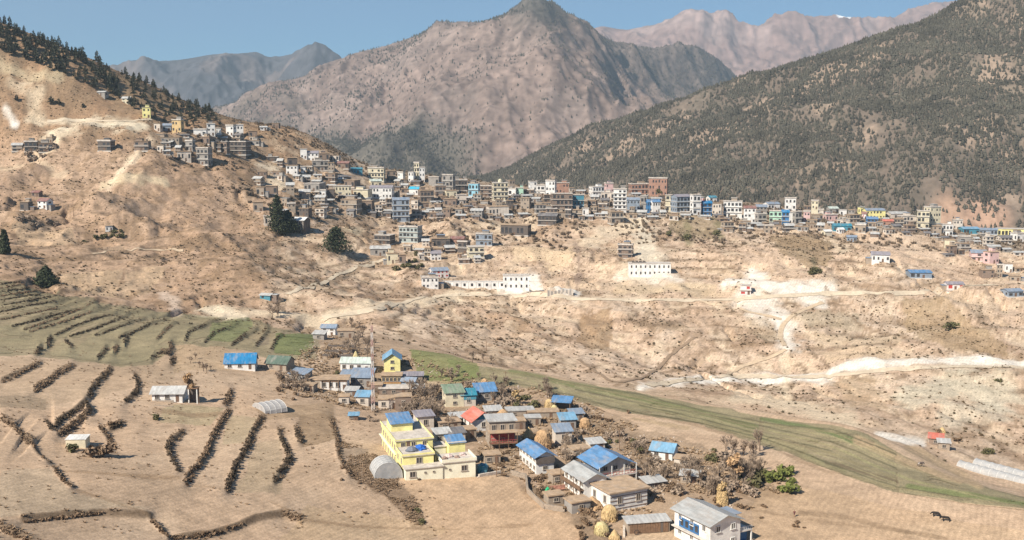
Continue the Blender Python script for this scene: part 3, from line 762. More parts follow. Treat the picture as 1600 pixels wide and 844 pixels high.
# ================================================================== crops (stuff): sheets of young wheat just above the soil
M_CROP = [mat('young_crop', (0.2,0.18,0.08), 0.9, 0.22, 0.2, bump=0.15, bscale=3, fine=(2.0,0.28), attr='soil', furrow=[(0.45, 2.1, 0.08)])]*2
cellx = 0.25*(PX[:-1,:-1]+PX[:-1,1:]+PX[1:,1:]+PX[1:,:-1]); celly = 0.25*(PY[:-1,:-1]+PY[:-1,1:]+PY[1:,1:]+PY[1:,:-1]); cells = SROW[:-1,:-1]
USED = np.zeros(cellx.shape, bool)
def crop(poly, m, label, s0, s1):
    wob1 = (fbm(X[:-1,:-1]/6, Y[:-1,:-1]/6, 3, 401)-0.5)*5
    sel = poly_mask(cellx+wob1, celly+wob1*0.4, poly) & (cells >= s0) & (cells <= s1) & (BANK[:-1,:-1] < 0.35) & (fbm(X[:-1,:-1]/11, Y[:-1,:-1]/11, 4, 405) < 0.64)
    sel &= ~USED; USED[sel] = True
    fs = GF.reshape(NR-1, NC-1, 4)[sel]
    if len(fs) == 0: return
    u, inv = np.unique(fs, return_inverse=True)
    vv = v[u].copy(); vv[:, 2] += 0.10
    cme = np_mesh('crop_field', vv, inv.reshape(-1, 4)); set_color(cme, A.reshape(-1, 3)[u]*np.array([[0.99, 1.01, 0.95]]))
    o = mesh_obj('crop_field', cme, m)
    tag(o, label, None, None, 'stuff')
v = np.stack([X, Y, Z], -1).reshape(-1, 3)
crop([(-60,438),(0,437),(90,456),(180,474),(170,500),(110,520),(60,552),(-60,556)], M_CROP[0], 'dull green crop on the terraces at the far left', 4.5, 8.6)
crop([(180,474),(260,484),(350,494),(325,530),(240,560),(190,570),(70,553),(120,522),(175,500)], M_CROP[0], 'dull green crop on the terraces above the small farm plots', 4.5, 8.6)
crop([(350,494),(392,500),(398,512),(362,537),(326,532)], M_CROP[1], 'green crop on a narrow terrace above the bright blue hut', 5, 8.6)
crop([(436,520),(492,520),(488,546),(472,556),(430,552)], M_CROP[1], 'bright green square plot beside the upper hamlet', 5, 8.6)
crop([(642,546),(700,553),(748,566),(752,590),(700,600),(655,590)], M_CROP[1], 'bright green plot behind the yellow gabled house', 5, 8)
crop([(750,568),(820,584),(900,598),(1000,613),(1100,633),(1190,652),(1180,690),(1100,664),(960,636),(870,616),(800,604),(755,600)], M_CROP[0], 'green crop slope running down behind the village roofs', 3, 7.2)
crop([(1195,653),(1300,666),(1345,678),(1400,706),(1400,765),(1320,740),(1190,694)], M_CROP[0], 'green crop slope right of the village trees', 3, 7.2)
crop([(1400,722),(1480,748),(1604,780),(1604,800),(1500,786),(1405,768)], M_CROP[0], 'green crop strip in front of the long plastic greenhouses', 2.5, 7.2)

# ================================================================== VEGETATION
def blob_points(n, rnd, lobes):
    out = []
    for _ in range(n):
        c, r = rnd.choice(lobes)
        d = Vector((rnd.gauss(0,1), rnd.gauss(0,1), rnd.gauss(0,1))); d.normalize()
        rad = r*(rnd.random()**0.4)
        out.append((Vector(c)+Vector((d.x*rad, d.y*rad, d.z*rad*0.85)), d))
    return out
def leaf_quads(mb, pts, size, rnd, flat=0.6):
    for p, d in pts:
        if p.z < -0.2: continue
        a = Vector((rnd.uniform(-1,1), rnd.uniform(-1,1), rnd.uniform(-1,1)*flat)); a.normalize()
        b = a.cross(d+Vector((rnd.uniform(-.5,.5), rnd.uniform(-.5,.5), rnd.uniform(-.5,.5))))
        if b.length < 1e-3: continue
        b.normalize(); s = size*rnd.uniform(0.6, 1.4)
        mb.poly([p-a*s-b*s*0.55, p+a*s*0.2-b*s*0.7, p+a*s, p+a*s*0.1+b*s*0.7])
def leaf_mat(name, col, var=0.45):
    return mat(name, col, 0.8, var, 0.9, spec=0.15)
M_DRY = leaf_mat('dry_shrub', (0.21,0.14,0.088)); M_OLIVE = leaf_mat('olive_shrub', (0.13,0.118,0.055)); M_GREENLEAF = leaf_mat('green_shrub', (0.15,0.165,0.045))
M_DARKHEDGE = leaf_mat('dark_hedge', (0.095,0.068,0.044)); M_PINE = leaf_mat('pine_needles', (0.09,0.088,0.057)); M_BARK = mat('bark', (0.16,0.115,0.085), 0.95, 0.3, 3)
M_TWIG = mat('bare_twigs', (0.33,0.25,0.185), 0.95, 0.3, 2); M_SCRUB = leaf_mat('scrub_leaves', (0.135,0.095,0.055)); M_FOREST = mat('far_conifers', (0.112,0.10,0.075), 0.9, 0.4, 0.02, spec=0.05)
M_CYP = leaf_mat('cypress_leaves', (0.045,0.052,0.026))

# hedges along the banks
ORD = ['first','second','third','fourth','fifth','sixth','seventh','eighth','ninth','tenth','eleventh','twelfth','thirteenth','fourteenth','fifteenth','sixteenth','seventeenth','eighteenth','nineteenth','twentieth','twenty first','twenty second','twenty third','twenty fourth']
HL = {'low': ('dry brown hedge bank in the low fields, %s counted from the left edge', 'hedged banks of the low fields'),
      'mid': ('dark shrubby bank in the middle fields, %s counted from the left edge', 'shrubby banks of the middle fields'),
      'top': ('dark stone and shrub terrace edge among green crop, %s from the left edge', 'terrace edges of the green fields')}
for grp, hs in HEDGES.items():
    order = sorted(hs, key=lambda h: sum(p[0] for p in h)/len(h))
    for idx, h in enumerate(order):
        rnd = random.Random(idx*31+len(grp)*7+ord(grp[0]))
        P = []
        for (a, b) in zip(h[:-1], h[1:]):
            n = max(2, int(math.hypot(b[0]-a[0], b[1]-a[1])/3.0))
            for i in range(n):
                t = i/n; P.append(hit(a[0]+(b[0]-a[0])*t, a[1]+(b[1]-a[1])*t))
        P.append(hit(*h[-1]))
        base = P[len(P)//2].copy()
        mb = MB()
        big = {'low': 0.62, 'mid': 0.66, 'top': 0.45}[grp]
        thin = 0.55 if (grp == 'low' and h[0][0] in (4, 86, 36, 0, 446, 236, 518, 270)) else 1.0
        for i, p in enumerate(P):
            taper = 0.55+0.45*min(1, 3*min(i+1, len(P)-i)/len(P))
            for _ in range(3):
                if rnd.random() < (0.22 if thin == 1 else 0.45): continue
                r = big*thin*taper*rnd.uniform(0.35, 1.15)
                c = Vector((p.x+rnd.uniform(-1,1)*big*thin, p.y+rnd.uniform(-1.2,1.2)*big*thin, 0))
                c.z = ground_z(c.x, c.y)+r*0.45
                leaf_quads(mb, blob_points(int(9+24*r), rnd, [(c-base, r)]), 0.27, rnd)
        o = mb.build('hedge', M_DARKHEDGE if rnd.random() < 0.65 else M_DRY, loc=base)
        if thin < 1: o.data.materials[0] = M_DRY
        tag(o, HL[grp][0] % ORD[idx], 'hedge', HL[grp][1])

# --- shared plant meshes
def pine_mesh(seed, H=10.0, tiers=9):
    rnd = random.Random(seed); t = MB(); c = MB()
    t.tube((0,0,-1.0), (0.1*rnd.uniform(-1,1),0,H*0.85), 0.22, 0.05, 6)
    z0 = H*rnd.uniform(0.14, 0.26)
    for k in range(tiers):
        f = k/(tiers-1); z = z0+(H-z0)*f*0.97
        r = (1-f)**0.65*H*0.28*rnd.uniform(0.75, 1.2)+0.25
        nb = 7
        for b in range(nb):
            if rnd.random() < 0.15: continue
            a = 2*math.pi*(b+rnd.random()*0.7)/nb+k; L = r*rnd.uniform(0.6, 1.15)
            d = Vector((math.cos(a), math.sin(a), 0)); s = Vector((-d.y, d.x, 0))
            tip = Vector((0,0,z-0.10*L))+d*L; mid = Vector((0,0,z+0.12*L))+d*L*0.55
            w = L*0.33
            c.poly([Vector((0,0,z+0.25)), mid+s*w, tip, mid-s*w])
            c.poly([Vector((0,0,z+0.35)), mid+Vector((0,0,0.55))+s*w*0.4, tip+Vector((0,0,0.2)), mid-Vector((0,0,0.5))-s*w*0.3])
            leaf_quads(c, blob_points(4, rnd, [(mid, w*1.1)]), w*0.55, rnd)
    return t.mesh('trunk'), c.mesh('crown')
PINES = [pine_mesh(s, 10.0) for s in (1, 2, 3, 4, 5)]
for t_, c_ in PINES: t_.materials.append(M_BARK); c_.materials.append(M_PINE)
def tree_thing(name, parts, p, s, rz, label, cat, group=None, sz=None):
    r = empty(name, p, rz); r.scale = (s, s, sz or s)
    for nm, me in parts:
        link(bpy.data.objects.new(nm, me), r)
    tag(r, label, cat, group)
    return r
pine_zone = [(-20,34),(60,66),(110,86),(160,106),(220,130),(270,152),(330,176),(350,200),(300,200),(230,185),(170,150),(120,128),(70,108),(0,86),(-20,80)]
rnd = random.Random(3)
pin = []
tries = 0
while len(pin) < 150 and tries < 6000:
    tries += 1
    x = rnd.uniform(-15, 345); y = rnd.uniform(34, 200)
    if not bool(poly_mask(np.array([x]), np.array([y]), pine_zone)[0]): continue
    crest = np.interp(x, [p[0] for p in GL[13][0]], [p[1] for p in GL[13][0]])
    if rnd.random() > 0.25+0.75*math.exp(-max(0, y-crest-6)/48): continue
    if any(abs(x-a)+abs(y-b) < 5.5 for a, b in pin): continue
    pin.append((x, y))
for i, x in enumerate(np.linspace(-12, 330, 54)):
    crest = np.interp(x, [p[0] for p in GL[13][0]], [p[1] for p in GL[13][0]])
    if rnd.random() < 0.55: pin.append((x+rnd.uniform(-3,3), crest+rnd.uniform(1,5)))
for i, (x, y) in enumerate(pin):
    p = hit(x, y); t_, c_ = PINES[i % 5]
    s = rnd.uniform(0.6, 1.25)*(0.75 if x > 180 else 0.95)
    crest = np.interp(x, [q[0] for q in GL[13][0]], [q[1] for q in GL[13][0]])
    lab = 'dark pine standing on the skyline of the hill at the left' if y < crest+12 else 'dark pine growing on the slope below the skyline of the left hill'
    tree_thing('pine_tree', (('trunk', t_), ('crown', c_)), p, s, rnd.uniform(0, 6.28), lab, 'pine tree', 'skyline pines on the left hill' if y < crest+12 else 'slope pines on the left hill')
for x, y, s, lab in [(270,176,0.9,'rounded dark tree above the orange trimmed hill house'),(232,170,1.0,'dark tree just behind the small yellow hill house'),(210,163,0.9,'dark tree between the cream and yellow hill houses'),(298,185,0.8,'dark tree above the white hill houses'),(325,189,0.8,'dark tree behind the tallest white hill house'),
                     (80,162,0.8,'lone dark tree on the pale eroded hillside at far left'),(92,164,0.7,'second lone tree on the pale eroded hillside'),(26,158,0.7,'lone bushy tree above the white quarry scar'),(130,168,0.5,'small dark tree near the hill track')]:
    t_, c_ = PINES[int(x) % 5]
    r = tree_thing('dark_tree', (('trunk', t_), ('crown', c_)), hit(x, y), s*0.9, x, lab, 'tree'); r.scale = (s*1.25, s*1.25, s*0.7)

def dense_conifer(seed, H, Wd):
    rnd = random.Random(seed); t = MB(); c = MB()
    t.tube((0,0,-1), (0,0,H*0.8), 0.35, 0.08, 7)
    lobes = []
    for k in range(26):
        f = (k+0.5)/26; rr = Wd*(1-f)**0.75*0.55*rnd.uniform(0.8,1.15)+0.3; a = k*2.4
        lobes.append(((math.cos(a)*rr*0.55, math.sin(a)*rr*0.55, 0.6+H*f*0.95), rr*0.62+0.35))
    leaf_quads(c, blob_points(3000, rnd, lobes), 0.6, rnd)
    return t.mesh('trunk'), c.mesh('crown')
for x, y, H, Wd, lab in [(434,364,24,14,'tall dark conifer beside the barred shed on the slope'),(450,364,14,13.0,'shorter dark conifer touching the tall one by the barred shed'),(525,394,15.5,19,'lone broad dark conifer on the slope below the town'),
                         (72,448,8.5,10,'dark evergreen at the top edge of the green terraces'),(8,397,11,4.0,'slim dark evergreen at the left edge of the dry fields')]:
    t_, c_ = dense_conifer(int(x), H, Wd); t_.materials.append(M_BARK); c_.materials.append(M_CYP)
    tree_thing('conifer', (('trunk', t_), ('crown', c_)), hit(x, y), 1.0, x, lab, 'conifer')

def bare_tree(seed, H=6.0, spread=0.55):
    rnd = random.Random(seed); t = MB(); c = MB()
    def grow(p, d, L, r, lev, mb):
        q = p+d*L
        mb.tube(p, q, r, r*0.6, 4 if lev < 2 else 3)
        if lev >= 4:
            for _ in range(5):
                e = d+Vector((rnd.uniform(-1,1), rnd.uniform(-1,1), rnd.uniform(-.3,.8)))*0.7; e.normalize(); e *= L*rnd.uniform(0.8,1.5); sd = e.cross(Vector((rnd.random(),rnd.random(),rnd.random()))); sd.normalize()
                c.poly([p+d*L*rnd.random()-sd*0.022, p+d*L*rnd.random()+sd*0.022, q+e])
            return
        for _ in range(3 if lev else 6):
            nd = d+Vector((rnd.uniform(-1,1), rnd.uniform(-1,1), rnd.uniform(-0.2,0.75)))*spread; nd.normalize()
            grow(p+d*L*rnd.uniform(0.5,1.0), nd, L*rnd.uniform(0.5,0.78), r*0.55, lev+1, c)
    grow(Vector((0,0,-0.4)), Vector((0,0,1)), H*0.34, 0.2, 0, t)
    return t.mesh('trunk'), c.mesh('crown')
BARES = []
for s in range(5):
    t_, c_ = bare_tree(40+s, 6.0, 0.5+0.06*s); t_.materials.append(M_BARK); c_.materials.append(M_TWIG); BARES.append((t_, c_))
def shrub_mesh(seed, m, n=210, size=0.2):
    rnd = random.Random(seed); mb = MB()
    lobes = [((rnd.uniform(-.7,.7), rnd.uniform(-.7,.7), rnd.uniform(0.2,0.8)), rnd.uniform(0.35,0.62)) for _ in range(6)]
    leaf_quads(mb, blob_points(n, rnd, lobes), size, rnd)
    for _ in range(7):
        mb.tube((0,0,-0.3), (rnd.uniform(-.6,.6), rnd.uniform(-.6,.6), rnd.uniform(.5,1.0)), 0.03, 0.012, 3)
    me = mb.mesh('shrub'); me.materials.append(m); return me
SHRUBS = {k: [shrub_mesh(70+i*3+j, m) for i in range(3)] for j, (k, m) in enumerate((('dry', M_DRY), ('olive', M_OLIVE), ('green', M_GREENLEAF), ('twig', M_TWIG)))}

# clusters: (x0,y0,x1,y1,count,kind,size,label,group)
CLUST = [
 (45,232,85,255,6,'twig',3.00,'grey bare bush below the dark farmhouses on the hill','bare bushes below the hill farms'),
 (265,240,300,262,6,'twig',2.60,'grey bare bush below the pale hill shed','bare bushes below the pale shed'),
 (300,205,390,222,9,'twig',2.40,'grey bare bush between the hill houses','bare bushes between hill houses'),
 (20,345,90,356,8,'twig',2.40,'dark bare bush along the terrace below the white farm','bare bushes below the white farm'),
 (130,362,195,378,9,'olive',2.00,'olive bush along the terrace of the dry fields','olive bushes on the dry terrace'),
 (490,300,600,345,12,'twig',1.87,'bare bush among the houses at the left of town','bare bushes at the left of town'),
 (620,398,660,425,9,'olive',2.20,'dark bush beside the cream house on the hill road','dark bushes by the hill road'),
 (690,600,745,622,8,'twig',1.53,'twiggy grey bush behind the green roofed cream house','twiggy bushes by the green roof'),
 (775,612,800,640,8,'twig',1.70,'twiggy grey bush right of the blue barn','twiggy bushes by the blue barn'),
 (890,640,930,700,9,'twig',1.61,'twiggy brown bush right of the twin blue huts','twiggy bushes by the twin huts'),
 (985,725,1060,775,14,'twig',1.70,'twiggy brown bush in the gardens right of the tan roof','twiggy garden bushes'),
 (1090,715,1180,775,14,'twig',1.87,'twiggy brown bush around the corn laden tree','twiggy bushes by the corn tree'),
 (870,700,905,745,10,'twig',1.44,'twiggy bush between the two long blue roofs','twiggy bushes between blue roofs'),
 (630,615,690,655,9,'twig',1.70,'twiggy undergrowth bush in the thicket','twiggy thicket bushes'),
 (440,585,480,612,8,'twig',1.36,'twiggy bush before the green roofed house','twiggy bushes by the green gable'),
 (575,640,600,665,6,'twig',0.85,'twiggy bush under the mast','twiggy bushes under the mast'),
 (760,630,800,650,5,'twig',1.27,'twiggy bush behind the hay dome','twiggy bushes by the hay dome'),
 (535,722,660,815,14,'dry',0.59,'low dry bush on the dark earth bank of the big field','low bushes on the earth bank'),
 (940,680,1010,700,8,'twig',1.53,'twiggy bush along the wall behind the hipped roof','twiggy bushes along the wall'),
 (628,618,690,662,40,'bare',1.09,'bare grey brown tree in the thicket behind the yellow building','bare thicket behind the yellow building'),
 (432,585,480,616,20,'bare',0.69,'bare tree crowding the dark green roofed house','bare trees by the green roofed house'),
 (538,510,585,560,17,'bare',0.92,'bare tree above the upper hamlet','bare trees of the upper hamlet'),
 (575,570,592,625,8,'bare',0.69,'bare sapling at the foot of the lattice mast','saplings by the lattice mast'),
 (765,600,800,628,13,'bare',0.86,'bare tree beside the blue roofed barn','bare trees by the blue barn'),
 (840,600,862,628,6,'bare',0.92,'bare tree left of the blue canopy','bare trees by the blue canopy'),
 (985,700,1040,760,20,'bare',0.86,'bare tree between the tan roof and the small blue roof','bare trees in the lower village'),
 (1060,725,1130,780,20,'bare',0.92,'bare tree behind the big grey roofed house','bare trees behind the grey roof'),
 (1120,700,1190,770,23,'bare',1.15,'bare tree around the corn laden tree','bare trees by the corn stack'),
 (880,690,915,735,11,'bare',0.80,'bare tree left of the bright blue hipped roof','bare trees by the hipped roof'),
 (700,660,715,680,6,'bare',0.69,'bare tree behind the cream shed','bare trees by the cream shed'),
 (410,485,440,500,5,'bare',1.26,'bare tree at the end of the green terraces','bare trees above the terraces'),
 (270,560,340,585,6,'bare',0.57,'small bare tree behind the corn stack hut','bare trees behind the hut'),
 (690,560,780,600,8,'bare',0.92,'bare tree on the green plot behind the village','bare trees on the green plot'),
 (940,690,1000,705,6,'olive',1.30,'olive bush along the field edge behind the village','olive bushes behind the village'),
 (795,612,838,640,6,'olive',1.90,'olive green bush behind the stone roofs','olive bushes behind the stone roofs'),
 (1170,735,1200,765,5,'olive',2.60,'dense olive tree beside the bright green trees','dense olive trees'),
 (1200,730,1238,775,7,'green',2.12,'yellow green bush at the edge of the village','yellow green bushes at the village edge'),
 (1085,705,1120,725,4,'olive',1.50,'olive bush right of the small blue roof','olive bushes by the small blue roof'),
 (880,790,960,844,14,'dry',1.32,'dry scrub bush on the bank below the stone hut','dry bushes on the bank'),
 (820,745,870,790,9,'dry',1.19,'dry scrub bush along the stone yard wall','dry bushes by the yard wall'),
 (1000,745,1055,790,12,'dry',1.19,'dry brown bush in the gardens above the shed','dry bushes above the shed'),
 (1090,750,1180,800,12,'dry',1.32,'dry brown bush behind the grey roofed house','dry bushes behind the grey roof'),
 (650,600,760,625,9,'dry',1.19,'dry bush along the edge of the green plot','dry bushes by the green plot'),
 (430,590,510,625,10,'dry',1.05,'dry bush around the upper houses','dry bushes by the upper houses'),
 (510,545,560,560,6,'dry',1.05,'dry bush on the stone terraces of the hamlet','dry bushes of the hamlet'),
 (900,640,990,680,10,'dry',1.19,'dry bush right of the twin blue roofs','dry bushes by the twin roofs'),
 (760,700,815,745,5,'dry',1.05,'dry bush by the stone house steps','dry bushes by the steps'),
 (1180,790,1260,830,5,'dry',0.66,'low dry bush in the field right of the grey roof','low bushes in the right field'),
]
rnd = random.Random(9)
for x0, y0, x1, y1, n, kind, size, lab, grp in CLUST:
    base_lab = lab
    spots = sorted((rnd.uniform(x0, x1), rnd.uniform(y0, y1)) for _ in range(n))
    for i, sp in enumerate(spots):
        p = hit(*sp); s = size*rnd.uniform(0.6, 1.3)
        lab = base_lab+', '+ORD[i]+' from the left' if n <= 12 and len(base_lab.split()) <= 12 else base_lab
        if kind == 'bare':
            t_, c_ = BARES[rnd.randrange(5)]
            tree_thing('bare_tree', (('trunk', t_), ('crown', c_)), p, s, rnd.uniform(0, 6.28), lab, 'tree', grp)
        else:
            o = mesh_obj('shrub', SHRUBS[kind][rnd.randrange(3)], None, None, p, (0, 0, rnd.uniform(0, 6.28)), (s, s, s*rnd.uniform(0.8, 1.2)))
            tag(o, lab, 'bush', grp)
for x, y, k, s, lab in [(160,714,'dry',3.2,'big dark bush beside the small white field hut'),(112,706,'olive',1.6,'low olive bush in front of the small white field hut'),(246,655,'olive',1.5,'dark bush alone below the grey tin hut'),(180,665,'dry',1.5,'bush on the bank right of the field hut'),
   (653,800,'olive',1.0,'small dark bush on the earth bank, upper of two'),(659,818,'olive',1.1,'small dark bush on the earth bank, lower of two'),(525,588,'olive',1.7,'rust olive bush behind the white flat roofed house'),(1275,428,'olive',4.0,'dark round tree on the slope under the right end of town'),(1490,512,'olive',3.6,'dark bush on the brown slope above the gravel road'),
   (1560,596,'olive',1.4,'small dark bush just below the gravel road'),(1075,375,'olive',3.6,'dark bush below the framed grey building'),(1045,368,'olive',3.0,'dark bush below the blue and white house'),(1120,368,'olive',3.4,'dark bush below the bright blue town house'),(783,532,'dry',1.6,'lone dry bush on the bare slope above the green plot'),
   (1466,676,'dry',1.2,'bush behind the red roofed hut'),(1495,690,'dry',1.6,'bush right of the red roofed hut'),(1545,710,'olive',2.0,'dark bush beyond the greenhouses'),(1030,302,'olive',3.2,'dark tree between the brick building and the framed one'),(650,285,'olive',2.4,'olive tree among the cream town blocks')]:
    p = hit(x, y)
    o = mesh_obj('shrub', SHRUBS[k][int(x) % 3], None, None, p, (0, 0, x), (s, s, s*0.95)); tag(o, lab, 'bush')

M_SCRUB2 = leaf_mat('thorn_leaves', (0.10,0.08,0.048))
# --- low scrub on the slopes, the wood on the right mountain and the trees of the far peak: masses nobody could count
def scatter(G, n, weight, seed):
    r_ = np.random.default_rng(seed)
    Xg, Yg, Zg, PXg, PYg = G['X'], G['Y'], G['Z'], G['PX'], G['PY']
    w = weight.copy()[:-1, :-1]; w = np.clip(w, 0, None).ravel(); w /= w.sum()
    idx = r_.choice(len(w), n, p=w)
    nc = Xg.shape[1]-1; i = idx//nc; j = idx % nc
    a = r_.random(n); b = r_.random(n)
    def bl(M): return (M[i,j]*(1-a)*(1-b)+M[i,j+1]*a*(1-b)+M[i+1,j]*(1-a)*b+M[i+1,j+1]*a*b)
    return np.stack([bl(Xg), bl(Yg), bl(Zg)], -1), r_
def cell_area(G):
    Xg, Yg, Zg = G['X'], G['Y'], G['Z']
    a = np.zeros_like(Xg)
    ux = np.diff(Xg, axis=1)[:-1]; uy = np.diff(Yg, axis=1)[:-1]; vx = np.diff(Xg, axis=0)[:, :-1]; vy = np.diff(Yg, axis=0)[:, :-1]
    a[:-1, :-1] = np.abs(ux*vy-uy*vx); return a
def stamp(name, P, sizes, base_v, base_f, m, label, r_, squash=None):
    n = len(P); k = len(base_v)
    ang = r_.random(n)*6.283; c, s = np.cos(ang), np.sin(ang)
    bv = np.repeat(np.array(base_v)[None], n, 0)
    bv = bv*(1+0.25*(r_.random((n, k, 1))-0.5))
    x = (bv[...,0]*c[:,None]-bv[...,1]*s[:,None])*sizes[:,None]; y = (bv[...,0]*s[:,None]+bv[...,1]*c[:,None])*sizes[:,None]
    z = bv[...,2]*sizes[:,None]*(squash[:,None] if squash is not None else 1)
    V = np.stack([x+P[:,0,None], y+P[:,1,None], z+P[:,2,None]], -1).reshape(-1, 3)
    Fc = (np.array(base_f)[None]+(np.arange(n)*k)[:,None,None]).reshape(-1, len(base_f[0]))
    o = mesh_obj(name, np_mesh(name, V, Fc, smooth=False), m)
    tag(o, label, None, None, 'stuff'); return o
# ragged tuft: 9 tilted leaf faces
def tuft(seed, n=9):
    r = random.Random(seed); vv, ff = [], []
    for i in range(n):
        a = 6.283*i/n; d = Vector((math.cos(a), math.sin(a), 0)); h = r.uniform(0.35, 1.0); sd = Vector((-d.y, d.x, 0))*r.uniform(0.25, 0.5); b = d*r.uniform(0, 0.3)
        k = len(vv)
        vv += [tuple(b-sd+Vector((0,0,-0.15))), tuple(b+sd+Vector((0,0,-0.15))), tuple(d*r.uniform(.4,1)+Vector((0,0,h)))]
        ff.append((k, k+1, k+2))
    return vv, ff
# ragged conifer: layered triangles
def cone_tree(seed, layers=3, n=6):
    r = random.Random(seed); vv, ff = [], []
    for L in range(layers):
        z0 = 0.08+0.27*L; z1 = z0+0.46; rad = 0.30*(1-0.27*L)
        for i in range(n):
            a = 6.283*(i+0.5*L)/n; b = 6.283*(i+1.15+0.5*L)/n; k = len(vv)
            ra = rad*r.uniform(0.7, 1.2)
            vv += [(ra*math.cos(a), ra*math.sin(a), z0+r.uniform(-.04,.04)), (ra*math.cos(b), ra*math.sin(b), z0+r.uniform(-.04,.04)), (r.uniform(-.03,.03), r.uniform(-.03,.03), min(1.0, z1))]
            ff.append((k, k+1, k+2))
    return vv, ff
G0 = dict(X=X, Y=Y, Z=Z, PX=PX, PY=PY)
lum = A.mean(-1)
w = cell_area(G0)*far*sstep(0.50, 0.26, lum)*sstep(0.33, 0.60, fbm(X/18, Y/18, 3, 501))*(SROW > 7.1)*(SROW < 13.1)*(PX > -150)*(PX < 1750)
P, r_ = scatter(G0, 24000, w, 1)
stamp('slope_scrub', P, r_.uniform(0.3, 0.9, len(P))*(1+0.8*(r_.random(len(P)) > 0.93)), *tuft(1), M_SCRUB, 'low dry scrub dotting the valley side', r_)
w2 = cell_area(G0)*far*(SROW > 7.1)*(SROW < 13.05)*(PX > -150)*(PX < 1750)*sstep(0.50, 0.62, fbm(X/26, Y/26, 4, 507))
P, r_ = scatter(G0, 3600, w2, 2)
stamp('slope_bushes', P, r_.uniform(0.4, 1.05, len(P)), *tuft(5, 12), M_SCRUB2, 'scattered dark thorn bushes on the valley side', r_)
wn_ = cell_area(G0)*near*(SROW > 2.6)*(SROW < 6.4)*(PX > -60)*(PX < 700)*(BANK*0.8+0.02+0.9*poly_mask(PX, PY, [(530,690),(575,700),(618,748),(655,788),(662,818),(645,822),(600,775),(545,745)]))*sstep(0.40,0.55,fbm(X/9,Y/9,3,509))
P, r_ = scatter(G0, 4600, wn_, 3)
stamp('bank_grass', P, r_.uniform(0.25, 0.6, len(P)), *tuft(9, 7), mat('dry_grass', (0.24,0.165,0.105), 0.9, 0.45, 0.6), 'dry grass tufts along the field banks', r_)

wt = cell_area(G0)*(SROW > 11.2)*(SROW < 13.02)*(PX > 230)*(PX < 1640)*sstep(200, 420, PX)*sstep(0.40,0.55,fbm(X/30,Y/30,3,513))
P, r_ = scatter(G0, 2600, wt, 6)
stamp('town_thicket', P, r_.uniform(1.2, 2.6, len(P)), *tuft(15, 14), mat('thicket_twigs', (0.20,0.15,0.105), 0.95, 0.35, 0.5), 'bare brown bushes between the town houses', r_)
vill = poly_mask(PX, PY, [(500,520),(640,560),(770,600),(900,622),(1000,672),(1100,700),(1240,765),(1190,790),(1160,800),(1020,800),(960,850),(890,800),(800,745),(745,745),(745,690),(690,690),(640,650),(590,645),(540,640),(440,615),(430,580)])
wv = cell_area(G0)*near*vill*sstep(0.36,0.56,fbm(X/9,Y/9,3,517))
P, r_ = scatter(G0, 4200, wv, 8)
stamp('village_weeds', P, r_.uniform(0.3, 1.0, len(P)), *tuft(21, 10), mat('dead_weeds', (0.33,0.235,0.15), 0.95, 0.45, 0.6), 'dead weeds and twigs littering the village yards', r_)
P, r_ = scatter(G0, 1500, cell_area(G0)*near*vill*sstep(0.45,0.6,fbm(X/6,Y/6,3,519)), 9)
cubev = [(-.5,-.4,-.2),(.5,-.5,-.2),(.45,.5,-.2),(-.5,.4,-.2),(-.4,-.35,.45),(.4,-.4,.5),(.35,.4,.4),(-.35,.35,.5)]
stamp('yard_rubble', P, r_.uniform(0.15, 0.6, len(P)), cubev, [(4,5,6,7),(0,1,5,4),(1,2,6,5),(2,3,7,6),(3,0,4,7)], mat('rubble_stone', (0.40,0.33,0.27), 0.95, 0.5, 0.35), 'loose stones and rubble in the village yards', r_)
fw = wood; pxw, pyw = fw['PX'], fw['PY']
dens = sstep(0.38, 0.54, fbm(fw['X']/60, fw['Y']/60, 4, 601))*0.75+0.42
for cx, cy, rx, ry in ((1250,195,38,16),(1350,215,45,20),(1440,135,28,14),(1390,270,20,34),(1480,315,30,26),(1580,320,22,34),(1545,330,45,16),(1080,180,35,12),(1450,95,20,8),(1560,15,40,12),(930,225,18,10)):
    dens *= 1-0.9*np.exp(-((pxw-cx)/rx)**2-((pyw-cy)/ry)**2)
w = cell_area(fw)*dens*(fw['S'] > 0.8)*(fw['S'] < fw['top']+0.06)*(pxw > 640)*(pxw < 1750)
P, r_ = scatter(fw, 64000, w, 4)
stamp('mountain_forest', P, 2.4*np.exp(r_.uniform(0, 1.45, len(P))), *cone_tree(3, 2, 5), M_FOREST, 'dark conifer forest covering the mountain on the right', r_, r_.uniform(0.8, 1.2, len(P)))
fc = central; px_, py_ = fc['PX'], fc['PY']
spine = np.interp(px_[0], *zip(*RIDGE_M))[None, :]
dens = 0.28+1.1*sstep(0.47, 0.60, fbm(fc['X']/230, fc['Y']/230, 4, 611))
dens = dens*(0.45+1.6*np.exp(-((px_-840)/80)**2-((py_-25)/45)**2)+4.5*sstep(195,235,py_)*sstep(790,690,px_)+1.2*sstep(120,170,py_)*sstep(700,560,px_)+1.0*sstep(960,1040,px_-(py_-70)*0.5)+1.2*np.exp(-((py_-spine)/14)**2)*(np.abs(px_-700) < 130))
w = cell_area(fc)*dens*(fc['S'] > 0.6)*(fc['S'] < fc['top']+0.03)
P, r_ = scatter(fc, 34000, w, 5)
stamp('peak_trees', P, 4.0*np.exp(r_.uniform(0, 1.2, len(P))), *cone_tree(8, 2, 4), M_FOREST, 'scattered dark trees over the peaked mountain', r_)

